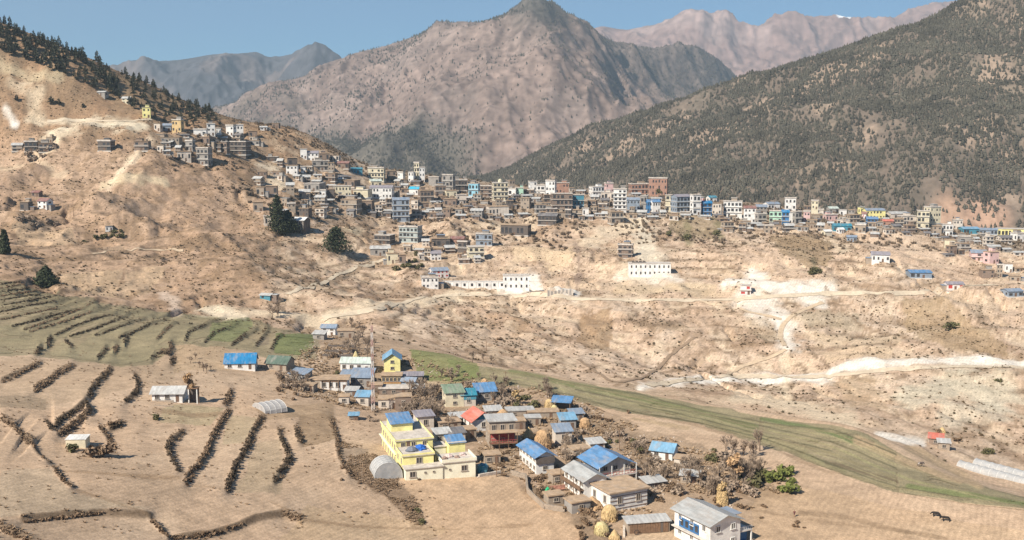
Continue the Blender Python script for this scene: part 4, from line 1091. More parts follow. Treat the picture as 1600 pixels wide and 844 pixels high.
# ================================================================== BUILDING KIT
def wall_mat(key):
    T = {'white': (0.74,0.71,0.67), 'cream': (0.66,0.58,0.42), 'yellow': (0.84,0.75,0.33), 'grey': (0.33,0.30,0.27), 'brown': (0.25,0.185,0.145), 'stone': (0.36,0.29,0.225), 'dark': (0.14,0.115,0.10),
         'pink': (0.66,0.45,0.42), 'brick': (0.36,0.21,0.155), 'blue': (0.06,0.18,0.36), 'bluegrey': (0.26,0.30,0.35), 'cyan': (0.30,0.55,0.66), 'teal': (0.08,0.26,0.34), 'green': (0.42,0.62,0.48), 'orange': (0.60,0.43,0.22),
         'pale': (0.60,0.52,0.44), 'greenglass': (0.38,0.42,0.40), 'lilac': (0.42,0.39,0.43), 'redwhite': (0.74,0.66,0.62)}
    return mat('wall_'+key, T[key], 0.9, 0.13, 0.5, spec=0.1, dirt=tuple(c*0.5+0.04 for c in T[key]), dirt_amt=0.65, bump=0.02, bscale=6)
def roof_mat(key):
    T = {'blue': (0.105,0.225,0.40), 'brightblue': (0.02,0.18,0.38), 'sky': (0.17,0.32,0.45), 'cyan': (0.02,0.42,0.62), 'teal': (0.04,0.22,0.30), 'grey': (0.36,0.36,0.35), 'darkgrey': (0.16,0.15,0.15), 'greyblue': (0.22,0.27,0.34),
         'green': (0.20,0.26,0.18), 'darkgreen': (0.10,0.14,0.11), 'red': (0.55,0.16,0.11), 'earth': (0.42,0.30,0.20), 'slab': (0.55,0.49,0.43), 'lilac': (0.27,0.245,0.27), 'white': (0.72,0.70,0.66), 'palegreen': (0.50,0.56,0.50), 'redbrown': (0.25,0.12,0.10), 'tin': (0.46,0.45,0.43)}
    metal = key not in ('earth', 'slab')
    return mat('roof_'+key, T[key], 0.55 if metal else 0.95, 0.28, 0.7, spec=0.3 if metal else 0.05, dirt=(0.36,0.31,0.27), dirt_amt=0.65 if metal else 0.5, streak=(1.2,0.35,1) if metal else False)
M_GLASS = mat('window_glass', (0.05,0.048,0.05), 0.3, 0.3, 0.8, spec=0.5)
M_DOOR = mat('old_door', (0.16,0.10,0.07), 0.8, 0.25, 2)
M_FRAME = mat('window_frame', (0.42,0.36,0.30), 0.8, 0.15, 2)
M_FRAMEW = mat('white_frame', (0.70,0.68,0.64), 0.8, 0.1, 2)
M_TIMBER = mat('old_timber', (0.20,0.125,0.08), 0.9, 0.3, 2, bump=0.02)
M_CONC = mat('concrete_slab', (0.58,0.53,0.47), 0.9, 0.18, 1.0)
M_TANK = mat('water_tank_plastic', (0.03,0.03,0.035), 0.5, 0.1, 1)
def unit_box(name, m):
    me = MB().box(-.5,.5,-.5,.5,0,1).mesh(name); me.materials.append(m); return me
def window_mesh(m_frame, key):
    # frame ring with a mullion, unit size in x and z, facing -y
    f = MB(); t = 0.09
    f.box(-.5,-.5+t,-.6,.5,0,1); f.box(.5-t,.5,-.6,.5,0,1); f.box(-.5+t,.5-t,-.6,.5,1-t,1); f.box(-.62,.62,-1.2,.5,-t*0.9,t*0.4); f.box(-.035,.035,-.5,.5,t*0.4,1-t)
    a = f.mesh('frame'); a.materials.append(m_frame)
    return a
FRAME_A = window_mesh(M_FRAME, 'a'); FRAME_W = window_mesh(M_FRAMEW, 'w')
PANE = unit_box('pane', M_GLASS); FARWIN = unit_box('window', M_GLASS); REDWIN = unit_box('window', mat('red_shutter', (0.42,0.06,0.05), 0.7, 0.2, 1)); FARDOOR = unit_box('door', M_DOOR)
FLOORS = {}
def floor_me(m):
    if m.name not in FLOORS: FLOORS[m.name] = unit_box('floor_slab', m)
    return FLOORS[m.name]

def add_window(parent, x, y, z, w, h, face=0.0, far_=True, frame=None, me=None):
    """window centred at x, sill at z, on a wall plane facing local -y turned by face"""
    if far_:
        return mesh_obj('window', me or FARWIN, None, parent, (x, y, z), (0, 0, face), (w, 0.10, h))
    o = mesh_obj('window', PANE, None, parent, (x, y, z), (0, 0, face), (w, 0.06, h))
    c = mesh_obj('frame', frame or FRAME_A, None, o, (0, -0.6, 0), None, (1.06, 2.4, 1.06))
    return o

def gable(mb, w, d, z, rise, ov=0.5, th=0.10, axis='x', n=None):
    """corrugated two-slope roof, ridge along axis, centred on 0,0, eaves at z"""
    L, D = (w, d) if axis == 'x' else (d, w)
    n = n or max(6, int(L/0.45))
    k = len(mb.v)
    xs_ = [-L/2-ov+(L+2*ov)*i/n for i in range(n+1)]
    sl = rise/(D/2)
    prof = [(-D/2-ov, z-sl*ov), (0, z+rise), (D/2+ov, z-sl*ov)]
    for up in (0, -th):
        for i, x in enumerate(xs_):
            c = 0.035 if i % 2 else 0
            for (y, zz) in prof:
                mb.v.append((x, y, zz+c+up) if axis == 'x' else (-y, x, zz+c+up))
    m_ = 3*(n+1)
    for i in range(n):
        for s in (0, 1):
            a = k+3*i+s
            mb.f.append((a, a+3, a+4, a+1)); mb.f.append((a+m_, a+m_+1, a+m_+4, a+m_+3))
    for s in (0, 2):
        for i in range(n):
            a = k+3*i+s; mb.f.append((a, a+3, a+3+m_, a+m_))
    for i in (0, n):
        for s in (0, 1):
            a = k+3*i+s; mb.f.append((a, a+1, a+1+m_, a+m_))
def shed(mb, w, d, z0, z1, ov=0.5, th=0.1, x0=None, y0=None):
    """single slope, low at front (-y) z0, high at back z1"""
    n = max(6, int(w/0.45)); k = len(mb.v); cx = x0 or 0; cy = y0 or 0
    sl = (z1-z0)/d
    for up in (0, -th):
        for i in range(n+1):
            x = -w/2-ov+(w+2*ov)*i/n; c = 0.035 if i % 2 else 0
            mb.v.append((cx+x, cy-d/2-ov, z0-sl*ov+c+up)); mb.v.append((cx+x, cy+d/2+ov, z1+sl*ov+c+up))
    m_ = 2*(n+1)
    for i in range(n):
        a = k+2*i
        mb.f += [(a, a+2, a+3, a+1), (a+m_, a+m_+1, a+m_+3, a+m_+2), (a, a+m_, a+m_+2, a+2), (a+1, a+3, a+3+m_, a+1+m_)]
    for a in (k, k+2*n): mb.f.append((a, a+1, a+1+m_, a+m_))
def hip(mb, w, d, z, rise, ov=0.8, th=0.12):
    a, b = w/2+ov, d/2+ov; r = max(0.3, a-b)
    sl = rise/b; e = z-0.0
    V = [(-a,-b,e),(a,-b,e),(a,b,e),(-a,b,e),(-r,0,z+rise),(r,0,z+rise)]
    k = len(mb.v); mb.v += V+[(x,y,zz-th) for x,y,zz in V[:4]]
    for q in ((0,1,5,4),(1,2,5),(2,3,4,5),(3,0,4),(0,6,7,1),(1,7,8,2),(2,8,9,3),(3,9,6,0),(9,8,7,6)):
        mb.f.append(tuple(k+i for i in q))
def gable_wall(mb, w, d, z, rise, axis='x', z0=-3):
    """box wall with gable triangles under the ridge"""
    mb.box(-w/2, w/2, -d/2, d/2, z0, z)
    if rise > 0:
        if axis == 'x':
            for x in (-w/2, w/2): mb.poly([(x,-d/2,z),(x,d/2,z),(x,0,z+rise)])
        else:
            for y in (-d/2, d/2): mb.poly([(-w/2,y,z),(w/2,y,z),(0,y,z+rise)])

# ================================================================== THE TOWN
NUMW = {1:'one',2:'two',3:'three',4:'four',5:'five',6:'six'}
CNAME = {'white':'white','cream':'cream','yellow':'yellow','grey':'grey','brown':'brown','stone':'tan stone','dark':'dark','pink':'pink','brick':'red brick','blue':'bright blue','bluegrey':'blue grey','cyan':'pale cyan','teal':'teal','green':'mint green','orange':'orange','pale':'pale beige','greenglass':'grey green','lilac':'lilac','redwhite':'red and white'}
# x0,y0,x1,y1 in the photograph, wall, storeys, style (s = slab bands and dark galleries, w = plain wall with windows, p = plain), roof, optional landmark name
TOWN = """
222 168 236 184 yellow 2 w slab|the small yellow hill house
190 151 203 162 cream 2 w tin
150 142 165 150 grey 1 w tin
253 193 268 205 bluegrey 1 w greyblue
268 188 284 207 orange 2 w slab|the orange hill house
240 193 251 205 pale 1 w earth
323 194 337 212 white 3 w slab|the tallest white hill house
302 203 323 213 white 1 s slab
337 201 345 211 white 1 w slab
352 197 366 212 white 2 w slab
369 196 381 212 white 2 w slab
406 197 418 204 white 1 w tin
289 221 302 236 grey 2 s slab
306 232 327 258 grey 3 s slab|the dark stepped hill house
276 237 300 252 pale 1 w earth
344 222 356 241 brown 2 s slab
358 222 386 242 dark 3 s slab
240 215 280 223 stone 1 w earth
245 227 256 238 pale 1 w earth
310 214 330 226 brown 1 s earth
388 205 402 216 brown 1 s earth
38 222 59 237 dark 2 s slab
60 224 84 238 brown 2 s earth
152 221 174 236 dark 2 s slab
210 221 232 236 brown 2 s earth
56 310 76 326 white 2 w redbrown|the white farm on the dry slope
30 316 46 329 dark 1 s earth
48 298 62 308 brown 1 w redbrown
164 353 177 362 white 1 w earth
425 193 436 200 brown 1 w earth
469 233 480 248 white 2 w slab|the white house below the brown ridge
480 236 498 252 white 2 w lilac
449 247 466 260 dark 1 s earth
447 259 465 273 white 2 w earth
470 261 478 271 white 1 w slab
487 252 514 267 grey 2 s slab
498 240 515 251 brown 1 s earth
515 243 530 252 pale 1 s earth
527 252 545 264 brown 1 s redbrown
424 268 440 275 brown 1 s earth
473 287 501 299 grey 1 s slab
467 296 485 311 stone 1 s tin
498 298 509 307 white 1 w slab
509 296 523 311 dark 1 s earth
523 291 550 309 cream 2 w slab|the cream house of many windows
530 282 557 293 brown 1 s earth
550 297 577 309 cream 1 s slab
530 312 560 327 stone 2 s earth
560 314 582 328 brown 1 s earth
546 262 568 271 teal 1 w teal|the teal hipped roof house
400 293 413 305 stone 1 s earth
415 291 433 304 brown 1 s earth
395 316 412 331 stone 1 s earth
412 338 426 354 pale 1 w slab
443 340 478 361 dark 1 p white|the barred dark shed
575 263 600 284 cream 3 s slab
578 280 598 292 cream 1 w palegreen
604 267 619 283 brown 2 s earth
620 270 631 284 white 2 w slab
637 269 647 285 white 2 w slab
646 255 656 284 cream 4 s slab
655 262 664 285 white 3 w slab
577 290 613 311 white 2 w lilac
638 292 655 305 white 1 w cyan|the house with the vivid cyan roof
613 309 641 347 bluegrey 4 s greyblue|the tall blue grey house
655 298 680 317 brown 2 s earth
680 290 698 308 brown 2 s slab
668 277 687 291 grey 1 s slab
690 274 709 301 grey 3 s slab
696 298 715 310 cream 1 w earth
693 311 714 322 brown 1 s earth
713 305 729 320 pale 2 s slab
710 282 731 298 dark 2 s slab
731 287 748 307 cyan 2 s slab|the pale cyan town house
749 291 769 308 brown 3 s slab
770 286 795 314 cream 4 s slab|the domed cream tower
793 295 807 306 white 1 s slab
806 294 818 306 green 2 w slab|the mint green house
817 297 834 308 brown 2 s slab
762 323 797 338 pale 1 w earth
780 352 827 368 dark 1 s earth|the long dark low house
827 284 840 306 white 3 w slab
838 290 852 306 white 2 s slab
851 283 868 308 white 3 w slab|the twin white blocks
868 286 889 303 brick 2 w slab|the red brick block
862 303 895 330 brown 3 s slab
895 305 913 330 teal 3 s slab
910 326 920 339 white 1 w slab
838 334 871 352 dark 2 s darkgrey
924 292 946 308 white 2 s slab
946 287 959 302 pink 2 w slab|the pink house
938 301 961 312 pale 1 s slab
958 296 979 333 white 6 s slab|the striped six storey tower
953 331 976 350 stone 2 s earth
979 309 1000 328 bluegrey 2 w greyblue
985 288 1014 304 brick 2 s slab
1012 279 1043 307 brick 3 w slab|the wide brick building
1000 306 1012 330 grey 2 s slab
1011 312 1018 333 blue 2 w blue
1018 312 1033 333 white 2 w blue|the blue and white house
1039 305 1053 331 cream 3 s slab
1054 304 1082 332 bluegrey 3 s lilac|the framed blue grey building
1081 305 1096 336 white 3 s slab
1094 308 1099 332 redwhite 3 w slab
1098 314 1113 338 blue 3 s brightblue|the bright blue town house
1107 306 1122 316 white 1 s teal
1112 318 1128 336 pale 2 w earth
1129 315 1160 341 white 3 s slab|the long white town block
1161 322 1181 349 white 3 w redbrown|the white corner house
1181 320 1199 334 grey 2 s greyblue
1183 335 1199 351 grey 2 s slab
1198 316 1221 327 white 1 s greyblue
1201 330 1222 348 green 2 s slab
1226 310 1244 329 white 2 w slab
1221 328 1233 353 blue 3 s brightblue|the second bright blue house
1233 332 1241 352 white 2 w slab
1241 331 1254 351 grey 2 s slab
1255 331 1266 346 pink 2 w slab
1267 314 1279 327 cream 2 w slab
1270 328 1287 339 pale 2 s slab
1288 336 1311 346 pink 1 w slab
1295 323 1311 334 grey 1 s palegreen
1312 328 1323 338 white 1 w slab
1302 350 1331 362 teal 1 s teal
1310 356 1320 365 white 1 w white
1322 368 1339 378 bluegrey 1 w greyblue
1287 359 1302 369 cream 1 p white
1326 336 1345 348 stone 2 s earth
1335 352 1353 364 stone 1 s slab
1343 324 1353 336 yellow 1 w slab
1346 331 1354 342 redwhite 1 w redbrown
1353 326 1384 342 yellow 2 w greyblue|the yellow house with the blue grey roof
1354 339 1372 352 blue 2 s blue
1379 343 1396 353 brick 1 w red
1390 331 1421 343 pale 1 s tin
1396 342 1412 354 stone 2 s earth
1410 338 1433 353 pale 2 s slab
1361 394 1391 410 white 1 w lilac|the lone white house with the lilac roof
1432 330 1452 357 cream 3 s slab
1450 324 1472 356 cream 4 w slab|the cream block at the end of town
1472 351 1489 369 white 2 s slab
1489 344 1504 359 pale 2 w slab
1504 355 1531 366 teal 1 s sky|the long teal shed
1530 357 1559 367 bluegrey 1 s greyblue
1559 358 1602 370 yellow 1 s slab|the long yellow house
1586 365 1606 378 white 1 s slab
1475 375 1492 388 cream 1 w earth
1500 370 1516 382 grey 1 s slab
1517 391 1542 408 pink 2 s greyblue
1543 394 1563 412 pink 2 w earth
1570 412 1582 426 white 1 w earth
1422 423 1456 435 bluegrey 1 s blue|the lone blue roofed shed
1480 441 1506 453 redwhite 1 s lilac
1573 452 1601 464 bluegrey 1 s greyblue
582 368 612 382 dark 2 s slab
621 355 655 379 greenglass 3 s slab|the grey green glazed house
578 385 610 400 grey 1 w tin
604 396 623 412 cream 1 w earth
623 398 634 412 brown 1 s earth
674 373 704 386 dark 1 s earth
703 370 725 382 brick 1 s redbrown
713 378 732 397 dark 2 s slab
731 386 758 403 cream 2 s slab
743 366 769 384 bluegrey 2 s slab
672 392 691 407 white 2 w lilac
673 419 704 434 redwhite 2 w greyblue|the red and white clinic
658 434 686 451 white 2 w slab
964 383 989 404 brown 3 s slab|the lone brown house above the white school
1156 446 1174 461 redwhite 2 s slab|the small red and white house
404 459 424 468 teal 1 w tin
"""
TB = []
for ln in TOWN.strip().splitlines():
    a, _, lm = ln.partition('|'); t = a.split()
    TB.append(dict(b=tuple(float(q) for q in t[:4]), wall=t[4], st=int(t[5]), style=t[6], roof=t[7], lm=lm or None))
# smaller houses packed between the named ones
rnd = random.Random(77)
def free(b, pad=1.0):
    for o in TB:
        q = o['b']
        if b[0] < q[2]-pad and b[2] > q[0]+pad and b[1] < q[3]-pad*2 and b[3] > q[1]+pad*2: return False
    return True
FILL = [((440,285,620,340),26),((600,262,830,345),44),((835,292,960,345),24),((965,300,1130,345),16),((1130,322,1350,365),30),((1350,335,1480,372),14),((1470,362,1600,402),14),((240,205,400,245),12),((400,245,560,290),14),((570,365,760,412),10),((20,215,90,240),2),((1540,395,1600,440),4)]
for (x0, y0, x1, y1), n in FILL:
    k = 0; tries = 0
    while k < n and tries < 900:
        tries += 1
        w_ = rnd.uniform(9, 20); st = rnd.choice((1,1,2,2,3)); h_ = st*5.5+rnd.uniform(0,3)
        cx = rnd.uniform(x0, x1); by = rnd.uniform(y0+h_, y1)
        b = (cx-w_/2, by-h_, cx+w_/2, by)
        crest = np.interp(cx, [p[0] for p in GL[13][0]], [p[1] for p in GL[13][0]])
        if by < crest+4 or not free(b, 2.0): continue
        TB.append(dict(b=b, wall=rnd.choice(('stone','brown','brown','grey','dark','stone','pale','grey','stone','brown')), st=st, style=rnd.choice('sssw'), roof=rnd.choice(('earth','slab','earth','tin','earth','darkgrey','tin')), lm=None)); k += 1
LMK = [o for o in TB if o['lm']]
def town_label(o):
    x0, y0, x1, y1 = o['b']; cx, cy = (x0+x1)/2, (y0+y1)/2
    shape = 'long' if (x1-x0) > 2.2*(y1-y0) else ('narrow' if (x1-x0) < 0.75*(y1-y0) else '')
    kind = {'s': 'balconied house', 'w': 'house', 'p': 'shed'}[o['style']]
    rf = {'slab': '', 'earth': '', 'tin': 'tin roofed', 'greyblue': 'blue roofed', 'lilac': 'lilac roofed', 'white': 'white roofed', 'redbrown': 'rust roofed', 'palegreen': 'green roofed', 'teal': 'teal roofed', 'cyan': 'cyan roofed', 'blue': 'blue roofed', 'brightblue': 'blue roofed', 'sky': 'blue roofed', 'red': 'red roofed', 'darkgrey': 'dark roofed'}[o['roof']]
    head = ' '.join(q for q in (shape, CNAME[o['wall']], NUMW[o['st']]+' storey', rf, kind) if q)
    near_ = min((l for l in LMK if l is not o), key=lambda l: math.hypot((l['b'][0]+l['b'][2])/2-cx, 1.6*((l['b'][1]+l['b'][3])/2-cy)))
    dx = cx-(near_['b'][0]+near_['b'][2])/2; dy = cy-(near_['b'][1]+near_['b'][3])/2
    rel = ('left of' if dx < 0 else 'right of') if abs(dx) > 1.6*abs(dy) else ('above' if dy < 0 else 'below')
    return head, rel+' '+near_['lm'].replace('the ', '', 1)
def town_house(o, idx):
    x0, y0, x1, y1 = o['b']
    rnd = random.Random(idx*13+5)
    p = hit((x0+x1)/2, y1)
    s = scale_at(p); W = (x1-x0)/s; H = (y1-y0)/s
    rz = R(rnd.choice((-1, 1))*rnd.uniform(2, 20))
    pitched = o['roof'] not in ('slab', 'earth')
    d = max(4.0, min(10.0, W*0.75))
    w = max(3.0, (W-d*abs(math.sin(rz))*0.8)/math.cos(rz))
    n = Vector((math.sin(-rz), math.cos(-rz), 0)) if False else Vector((-math.sin(rz), math.cos(rz), 0))
    c = p+n*d*0.5
    z0 = p.z
    root = empty('town_house', (c.x, c.y, z0), rz)
    wm = wall_mat(o['wall'])
    rise = min(1.6, H*0.24) if pitched else 0.0
    zh = H-rise
    zlow = min(ground_z(c.x+a, c.y+b) for a in (-w/2, w/2) for b in (-d/2, d/2))-z0-1.0
    mb = MB(); gable_wall(mb, w, d, zh, rise, 'x', min(zlow, -1.0)); mb.build('wall', wm, root)
    rb = MB()
    if pitched:
        gable(rb, w, d, zh+0.05, rise, 0.5, 0.1, 'x', 8)
    else:
        rb.box(-w/2-0.35, w/2+0.35, -d/2-0.45, d/2+0.35, zh+0.003, zh+0.26)
        t = 0.2
        if o['roof'] == 'slab' and rnd.random() < 0.7:
            zt = zh+0.26; hgt = rnd.uniform(0.4, 0.9)
            rb.box(-w/2-0.3, w/2+0.3, -d/2-0.40, -d/2-0.2, zt, zt+hgt); rb.box(-w/2-0.3, -w/2-0.1, -d/2-0.2, d/2+0.3, zt, zt+hgt); rb.box(w/2+0.1, w/2+0.3, -d/2-0.2, d/2+0.3, zt, zt+hgt)
        elif rnd.random() < 0.6:
            for sx in (-1, 1): rb.box(sx*w*0.4-0.12, sx*w*0.4+0.12, -d/2+0.3, -d/2+0.54, zh+0.26, zh+0.26+rnd.uniform(0.7, 1.4))
    rb.build('roof', roof_mat(o['roof']), root)
    if o['lm'] == 'the domed cream tower':
        MB().lathe([(1.6,0),(1.6,1.2),(1.4,1.9),(0.8,2.5),(0.1,2.8)], 12, (0, 0, zh+0.26)).build('dome', wm, root, True)
    st = o['st']; fh = zh/st
    if o['style'] == 's':
        for k in range(1, st+ (0 if not pitched else 0)):
            mesh_obj('floor_slab', floor_me(M_CONC), None, root, (0, -0.35, k*fh-0.12), None, (w+0.7, d+0.75, 0.26))
        mesh_obj('plinth', floor_me(M_CONC), None, root, (0, -0.25, -0.5), None, (w+0.5, d+0.5, 0.7))
    nw = max(2, int(round(w/(2.6 if o['style'] == 'w' else 2.9))))
    if o['style'] == 'p': nw = 0
    for k in range(st):
        for i in range(nw):
            if rnd.random() < 0.15: continue
            x = -w/2+w*(i+0.5)/nw+rnd.uniform(-.18,.18)
            if k == 0 and i == nw//2:
                mesh_obj('door', FARDOOR, None, root, (x, -d/2-0.03, 0.1), None, (w/nw*0.42, 0.10, min(2.1, fh*0.8)))
                continue
            ww, wh = (w/nw*0.46, fh*0.42) if o['style'] == 'w' else (w/nw*0.66, fh*0.52)
            ww *= rnd.uniform(0.75, 1.15); wh *= rnd.uniform(0.8, 1.1)
            add_window(root, x, -d/2-0.03, k*fh+fh*(0.32 if o['style'] == 'w' else 0.24), ww, wh, me=REDWIN if o['wall'] == 'redwhite' else None)
        ns = max(1, int(d/3.2)); side = -1 if rz > 0 else 1
        for i in range(ns):
            add_window(root, side*(w/2+0.03), -d/2+d*(i+0.5)/ns, k*fh+fh*0.32, d/ns*0.36, fh*0.40, R(90))
    if o['style'] == 'p':
        for i in range(9):
            x = -w/2+w*(i+0.5)/9
            mesh_obj('post', floor_me(M_CONC), None, root, (x, -d/2-0.06, 0), None, (0.16, 0.12, zh))
    if not pitched and w > 5 and o['style'] != 'p' and rnd.random() < 0.5 and o['lm'] != 'the domed cream tower':
        pw_ = w*rnd.uniform(0.28, 0.5); px0 = rnd.uniform(-w/2+0.3, w/2-pw_-0.3); ph = rnd.uniform(1.5, 2.3)
        MB().box(px0, px0+pw_, -d*0.1, d/2-0.4, zh+0.263, zh+0.26+ph).build('roof_room', wall_mat(rnd.choice((o['wall'], 'stone', 'grey'))), root)
        MB().box(px0-0.3, px0+pw_+0.3, -d*0.1-0.4, d/2-0.1, zh+0.263+ph, zh+0.4+ph).build('roof_sheet', roof_mat(rnd.choice(('tin', 'slab', 'greyblue', 'earth'))), root)
    if st >= 2 and o['style'] == 's' and rnd.random() < 0.5:
        for k in range(1, st):
            MB().box(-w/2-0.3, w/2+0.3, -d/2-0.72, -d/2-0.66, k*fh+0.75, k*fh+0.85).box(-w/2-0.3, w/2+0.3, -d/2-0.72, -d/2-0.66, k*fh+0.4, k*fh+0.46).build('balcony_rail', M_FRAMEW if rnd.random() < 0.5 else M_TIMBER, root)
    if rnd.random() < 0.35 and w > 4:
        lw = rnd.uniform(2.0, 3.2); sx = rnd.choice((-1, 1)); zx = max(0, ground_z(c.x, c.y)-z0)
        MB().box(sx*(w/2+lw/2+0.01)-lw/2, sx*(w/2+lw/2+0.01)+lw/2, -d*0.3, d*0.35, min(zlow,-1.0), 2.1+zx*0.3).build('lean_to', wall_mat(rnd.choice(('stone','brown','grey'))), root)
        MB().box(sx*(w/2+lw/2+0.01)-lw/2-0.25, sx*(w/2+lw/2+0.01)+lw/2+0.25, -d*0.3-0.3, d*0.35+0.2, 2.103+zx*0.3, 2.25+zx*0.3).build('lean_to_roof', roof_mat(rnd.choice(('tin','earth','greyblue'))), root)
    if st >= 2 and rnd.random() < 0.3 and not pitched:
        MB().lathe([(0.5,0),(0.55,0.7),(0.5,1.0),(0.2,1.15)], 9, (w*0.28, d*0.2, zh+0.26)).build('water_tank', M_TANK, root, True)
    return root
labs = {}
for i, o in enumerate(TB):
    o['root'] = town_house(o, i)
    head, where = town_label(o)
    if o['lm']: head = head if False else o['lm'].replace('the ', '', 1)+', '+CNAME[o['wall']]+' walled'
    labs.setdefault(head+', '+where, []).append(o)
for lab, os_ in labs.items():
    os_.sort(key=lambda o: o['b'][0])
    for k, o in enumerate(os_):
        l = lab
        if len(os_) > 1:
            l = (['leftmost','second','third','fourth','fifth','sixth','seventh'][k])+' '+lab
        w_ = l.split()
        tag(o['root'], ' '.join(w_[:16]), 'house', 'houses of the town')

# --- the long white school, the compound wall and the white yard building
def long_block(x0, y0, x1, y1, st, nwin, wall, name, label, cat, roofkey='slab', d=7.0, far_=True):
    p = hit((x0+x1)/2, y1); s = scale_at(p); w = (x1-x0)/s; H = (y1-y0)/s
    root = empty(name, (p.x, p.y+d/2, p.z))
    MB().box(-w/2, w/2, -d/2, d/2, -3, H).build('wall', wall_mat(wall), root)
    MB().box(-w/2-0.2, w/2+0.2, -d/2-0.25, d/2+0.2, H+0.003, H+0.3).build('roof', roof_mat(roofkey), root)
    for k in range(st):
        for i in range(nwin):
            add_window(root, -w/2+w*(i+0.5)/nwin, -d/2-0.03, H*(k+0.34)/st, w/nwin*0.30, H/st*0.40)
    tag(root, label, cat); return root, w, H, d
r, w, H, d = long_block(983, 412, 1048, 432, 2, 9, 'white', 'school_building', 'long white two storey school with rows of small dark windows', 'school')
for i in range(4): MB().box(-w*0.42+i*2.2, -w*0.42+i*2.2+1.4, -d*0.2, d*0.2, H+0.31, H+1.3).build('roof_hut', wall_mat('dark'), r)
r, w, H, d = long_block(685, 440, 790, 451, 1, 9, 'white', 'compound_wall', 'long low white wall with pilasters and small dark openings above the road', 'wall', 'white', 1.2)
for i in range(10): MB().box(-w/2+w*i/9-0.15, -w/2+w*i/9+0.15, -d/2-0.18, -d/2-0.004, -2, H+0.15).build('pilaster', wall_mat('white'), r)
r, w, H, d = long_block(786, 431, 827, 453, 2, 5, 'white', 'yard_building', 'white unfinished building at the end of the long low wall', 'building')
for i in range(7): MB().box(-w/2+w*i/6-0.12, -w/2+w*i/6+0.12, -d/2+0.1, -d/2+0.34, H+0.31, H+1.6).build('column', M_CONC, r)
for i, (x, y) in enumerate(((866,459),(884,457))):
    p = hit(x, y); rnd = random.Random(i); root = empty('ruined_wall', p, R(8-10*i))
    for k in range(8):
        MB().box(-4+k*1.02, -3.02+k*1.02, -1.2+0.1*k, -0.7+0.1*k, -1.5, rnd.uniform(0.8, 2.4)).build('masonry', wall_mat('pale' if k % 2 else 'grey'), root)
    tag(root, ('low' if i == 0 else 'taller')+' broken stone wall beside the main road', 'wall', 'broken walls by the road')

# ================================================================== THE VILLAGE
def low_z(c, w, d, rz):
    r_ = max(w, d)/2
    return min(ground_z(c.x+a*r_, c.y+b*r_) for a in (-1, 0, 1) for b in (-1, 0, 1))
def vhouse(cx, cy, w, d, h, rz, wall, roof, kind, rise, label, name='village_house', axis='x', st=1, fwin=2, lwin=0, rwin=0, ov=0.5, frame=None, door=True, cat='house', z=None):
    c = hit(cx, cy); rz = R(rz)
    root = empty(name, c, rz)
    zl = low_z(c, w, d, rz)-c.z-0.6
    if z is not None: root.location.z = z
    mb = MB()
    if kind == 'gable': gable_wall(mb, w, d, h, rise, axis, zl)
    elif kind == 'shed':
        mb.v += [(-w/2,-d/2,zl),(w/2,-d/2,zl),(w/2,d/2,zl),(-w/2,d/2,zl),(-w/2,-d/2,h),(w/2,-d/2,h),(w/2,d/2,h+rise),(-w/2,d/2,h+rise)]
        mb.f += [(4,5,6,7),(0,1,5,4),(1,2,6,5),(2,3,7,6),(3,0,4,7)]
    else: mb.box(-w/2, w/2, -d/2, d/2, zl, h)
    mb.build('wall', wall_mat(wall), root)
    rb = MB()
    if kind == 'gable': gable(rb, w, d, h+0.04, rise, ov, 0.1, axis)
    elif kind == 'shed': shed(rb, w, d, h+0.12, h+rise+0.12, ov, 0.1)
    elif kind == 'hip': hip(rb, w, d, h+0.05, rise, ov)
    else:
        rb.box(-w/2-ov*0.6, w/2+ov*0.6, -d/2-ov*0.6, d/2+ov*0.6, h+0.003, h+0.32)
    rb.build('roof', roof_mat(roof), root)
    fh = h/st
    for k in range(st):
        for i in range(fwin):
            x = -w/2+w*(i+0.5)/fwin
            if door and k == 0 and i == fwin-1 and fwin > 1:
                mesh_obj('door', FARDOOR, None, root, (x, -d/2-0.03, 0.05), None, (0.9, 0.09, min(1.9, fh*0.85))); continue
            add_window(root, x, -d/2-0.03, k*fh+fh*0.35, min(1.2, w/fwin*0.5), fh*0.40, 0, False, frame)
        for n_, sx in ((lwin, -1), (rwin, 1)):
            for i in range(n_):
                y = -d/2+d*(i+0.5)/n_
                add_window(root, sx*(w/2+0.03), y, k*fh+fh*0.35, min(1.1, d/n_*0.45), fh*0.40, R(-90) if sx < 0 else R(90), False, frame)
    tag(root, label, cat)
    return root, c
def railing(root, x0, x1, y, z, m, n=9, h=0.9):
    r = MB().box(x0, x1, y-0.04, y+0.04, z+h-0.08, z+h).box(x0, x1, y-0.03, y+0.03, z+0.1, z+0.17).build('railing', m, root)
    for i in range(n):
        x = x0+(x1-x0)*i/(n-1)
        MB().box(x-0.035, x+0.035, y-0.035, y+0.035, z, z+h-0.08).build('baluster', m, r)
def posts(root, xs_, y, z0, z1, m, r=0.09):
    for x in xs_: MB().box(x-r, x+r, y-r, y+r, z0, z1).build('post', m, root)
M_RED = mat('red_paint', (0.42,0.09,0.08), 0.7, 0.2, 2); M_BLUEP = mat('blue_paint', (0.05,0.14,0.30), 0.7, 0.2, 2); M_ORANGE = mat('orange_timber', (0.50,0.19,0.07), 0.8, 0.25, 2)

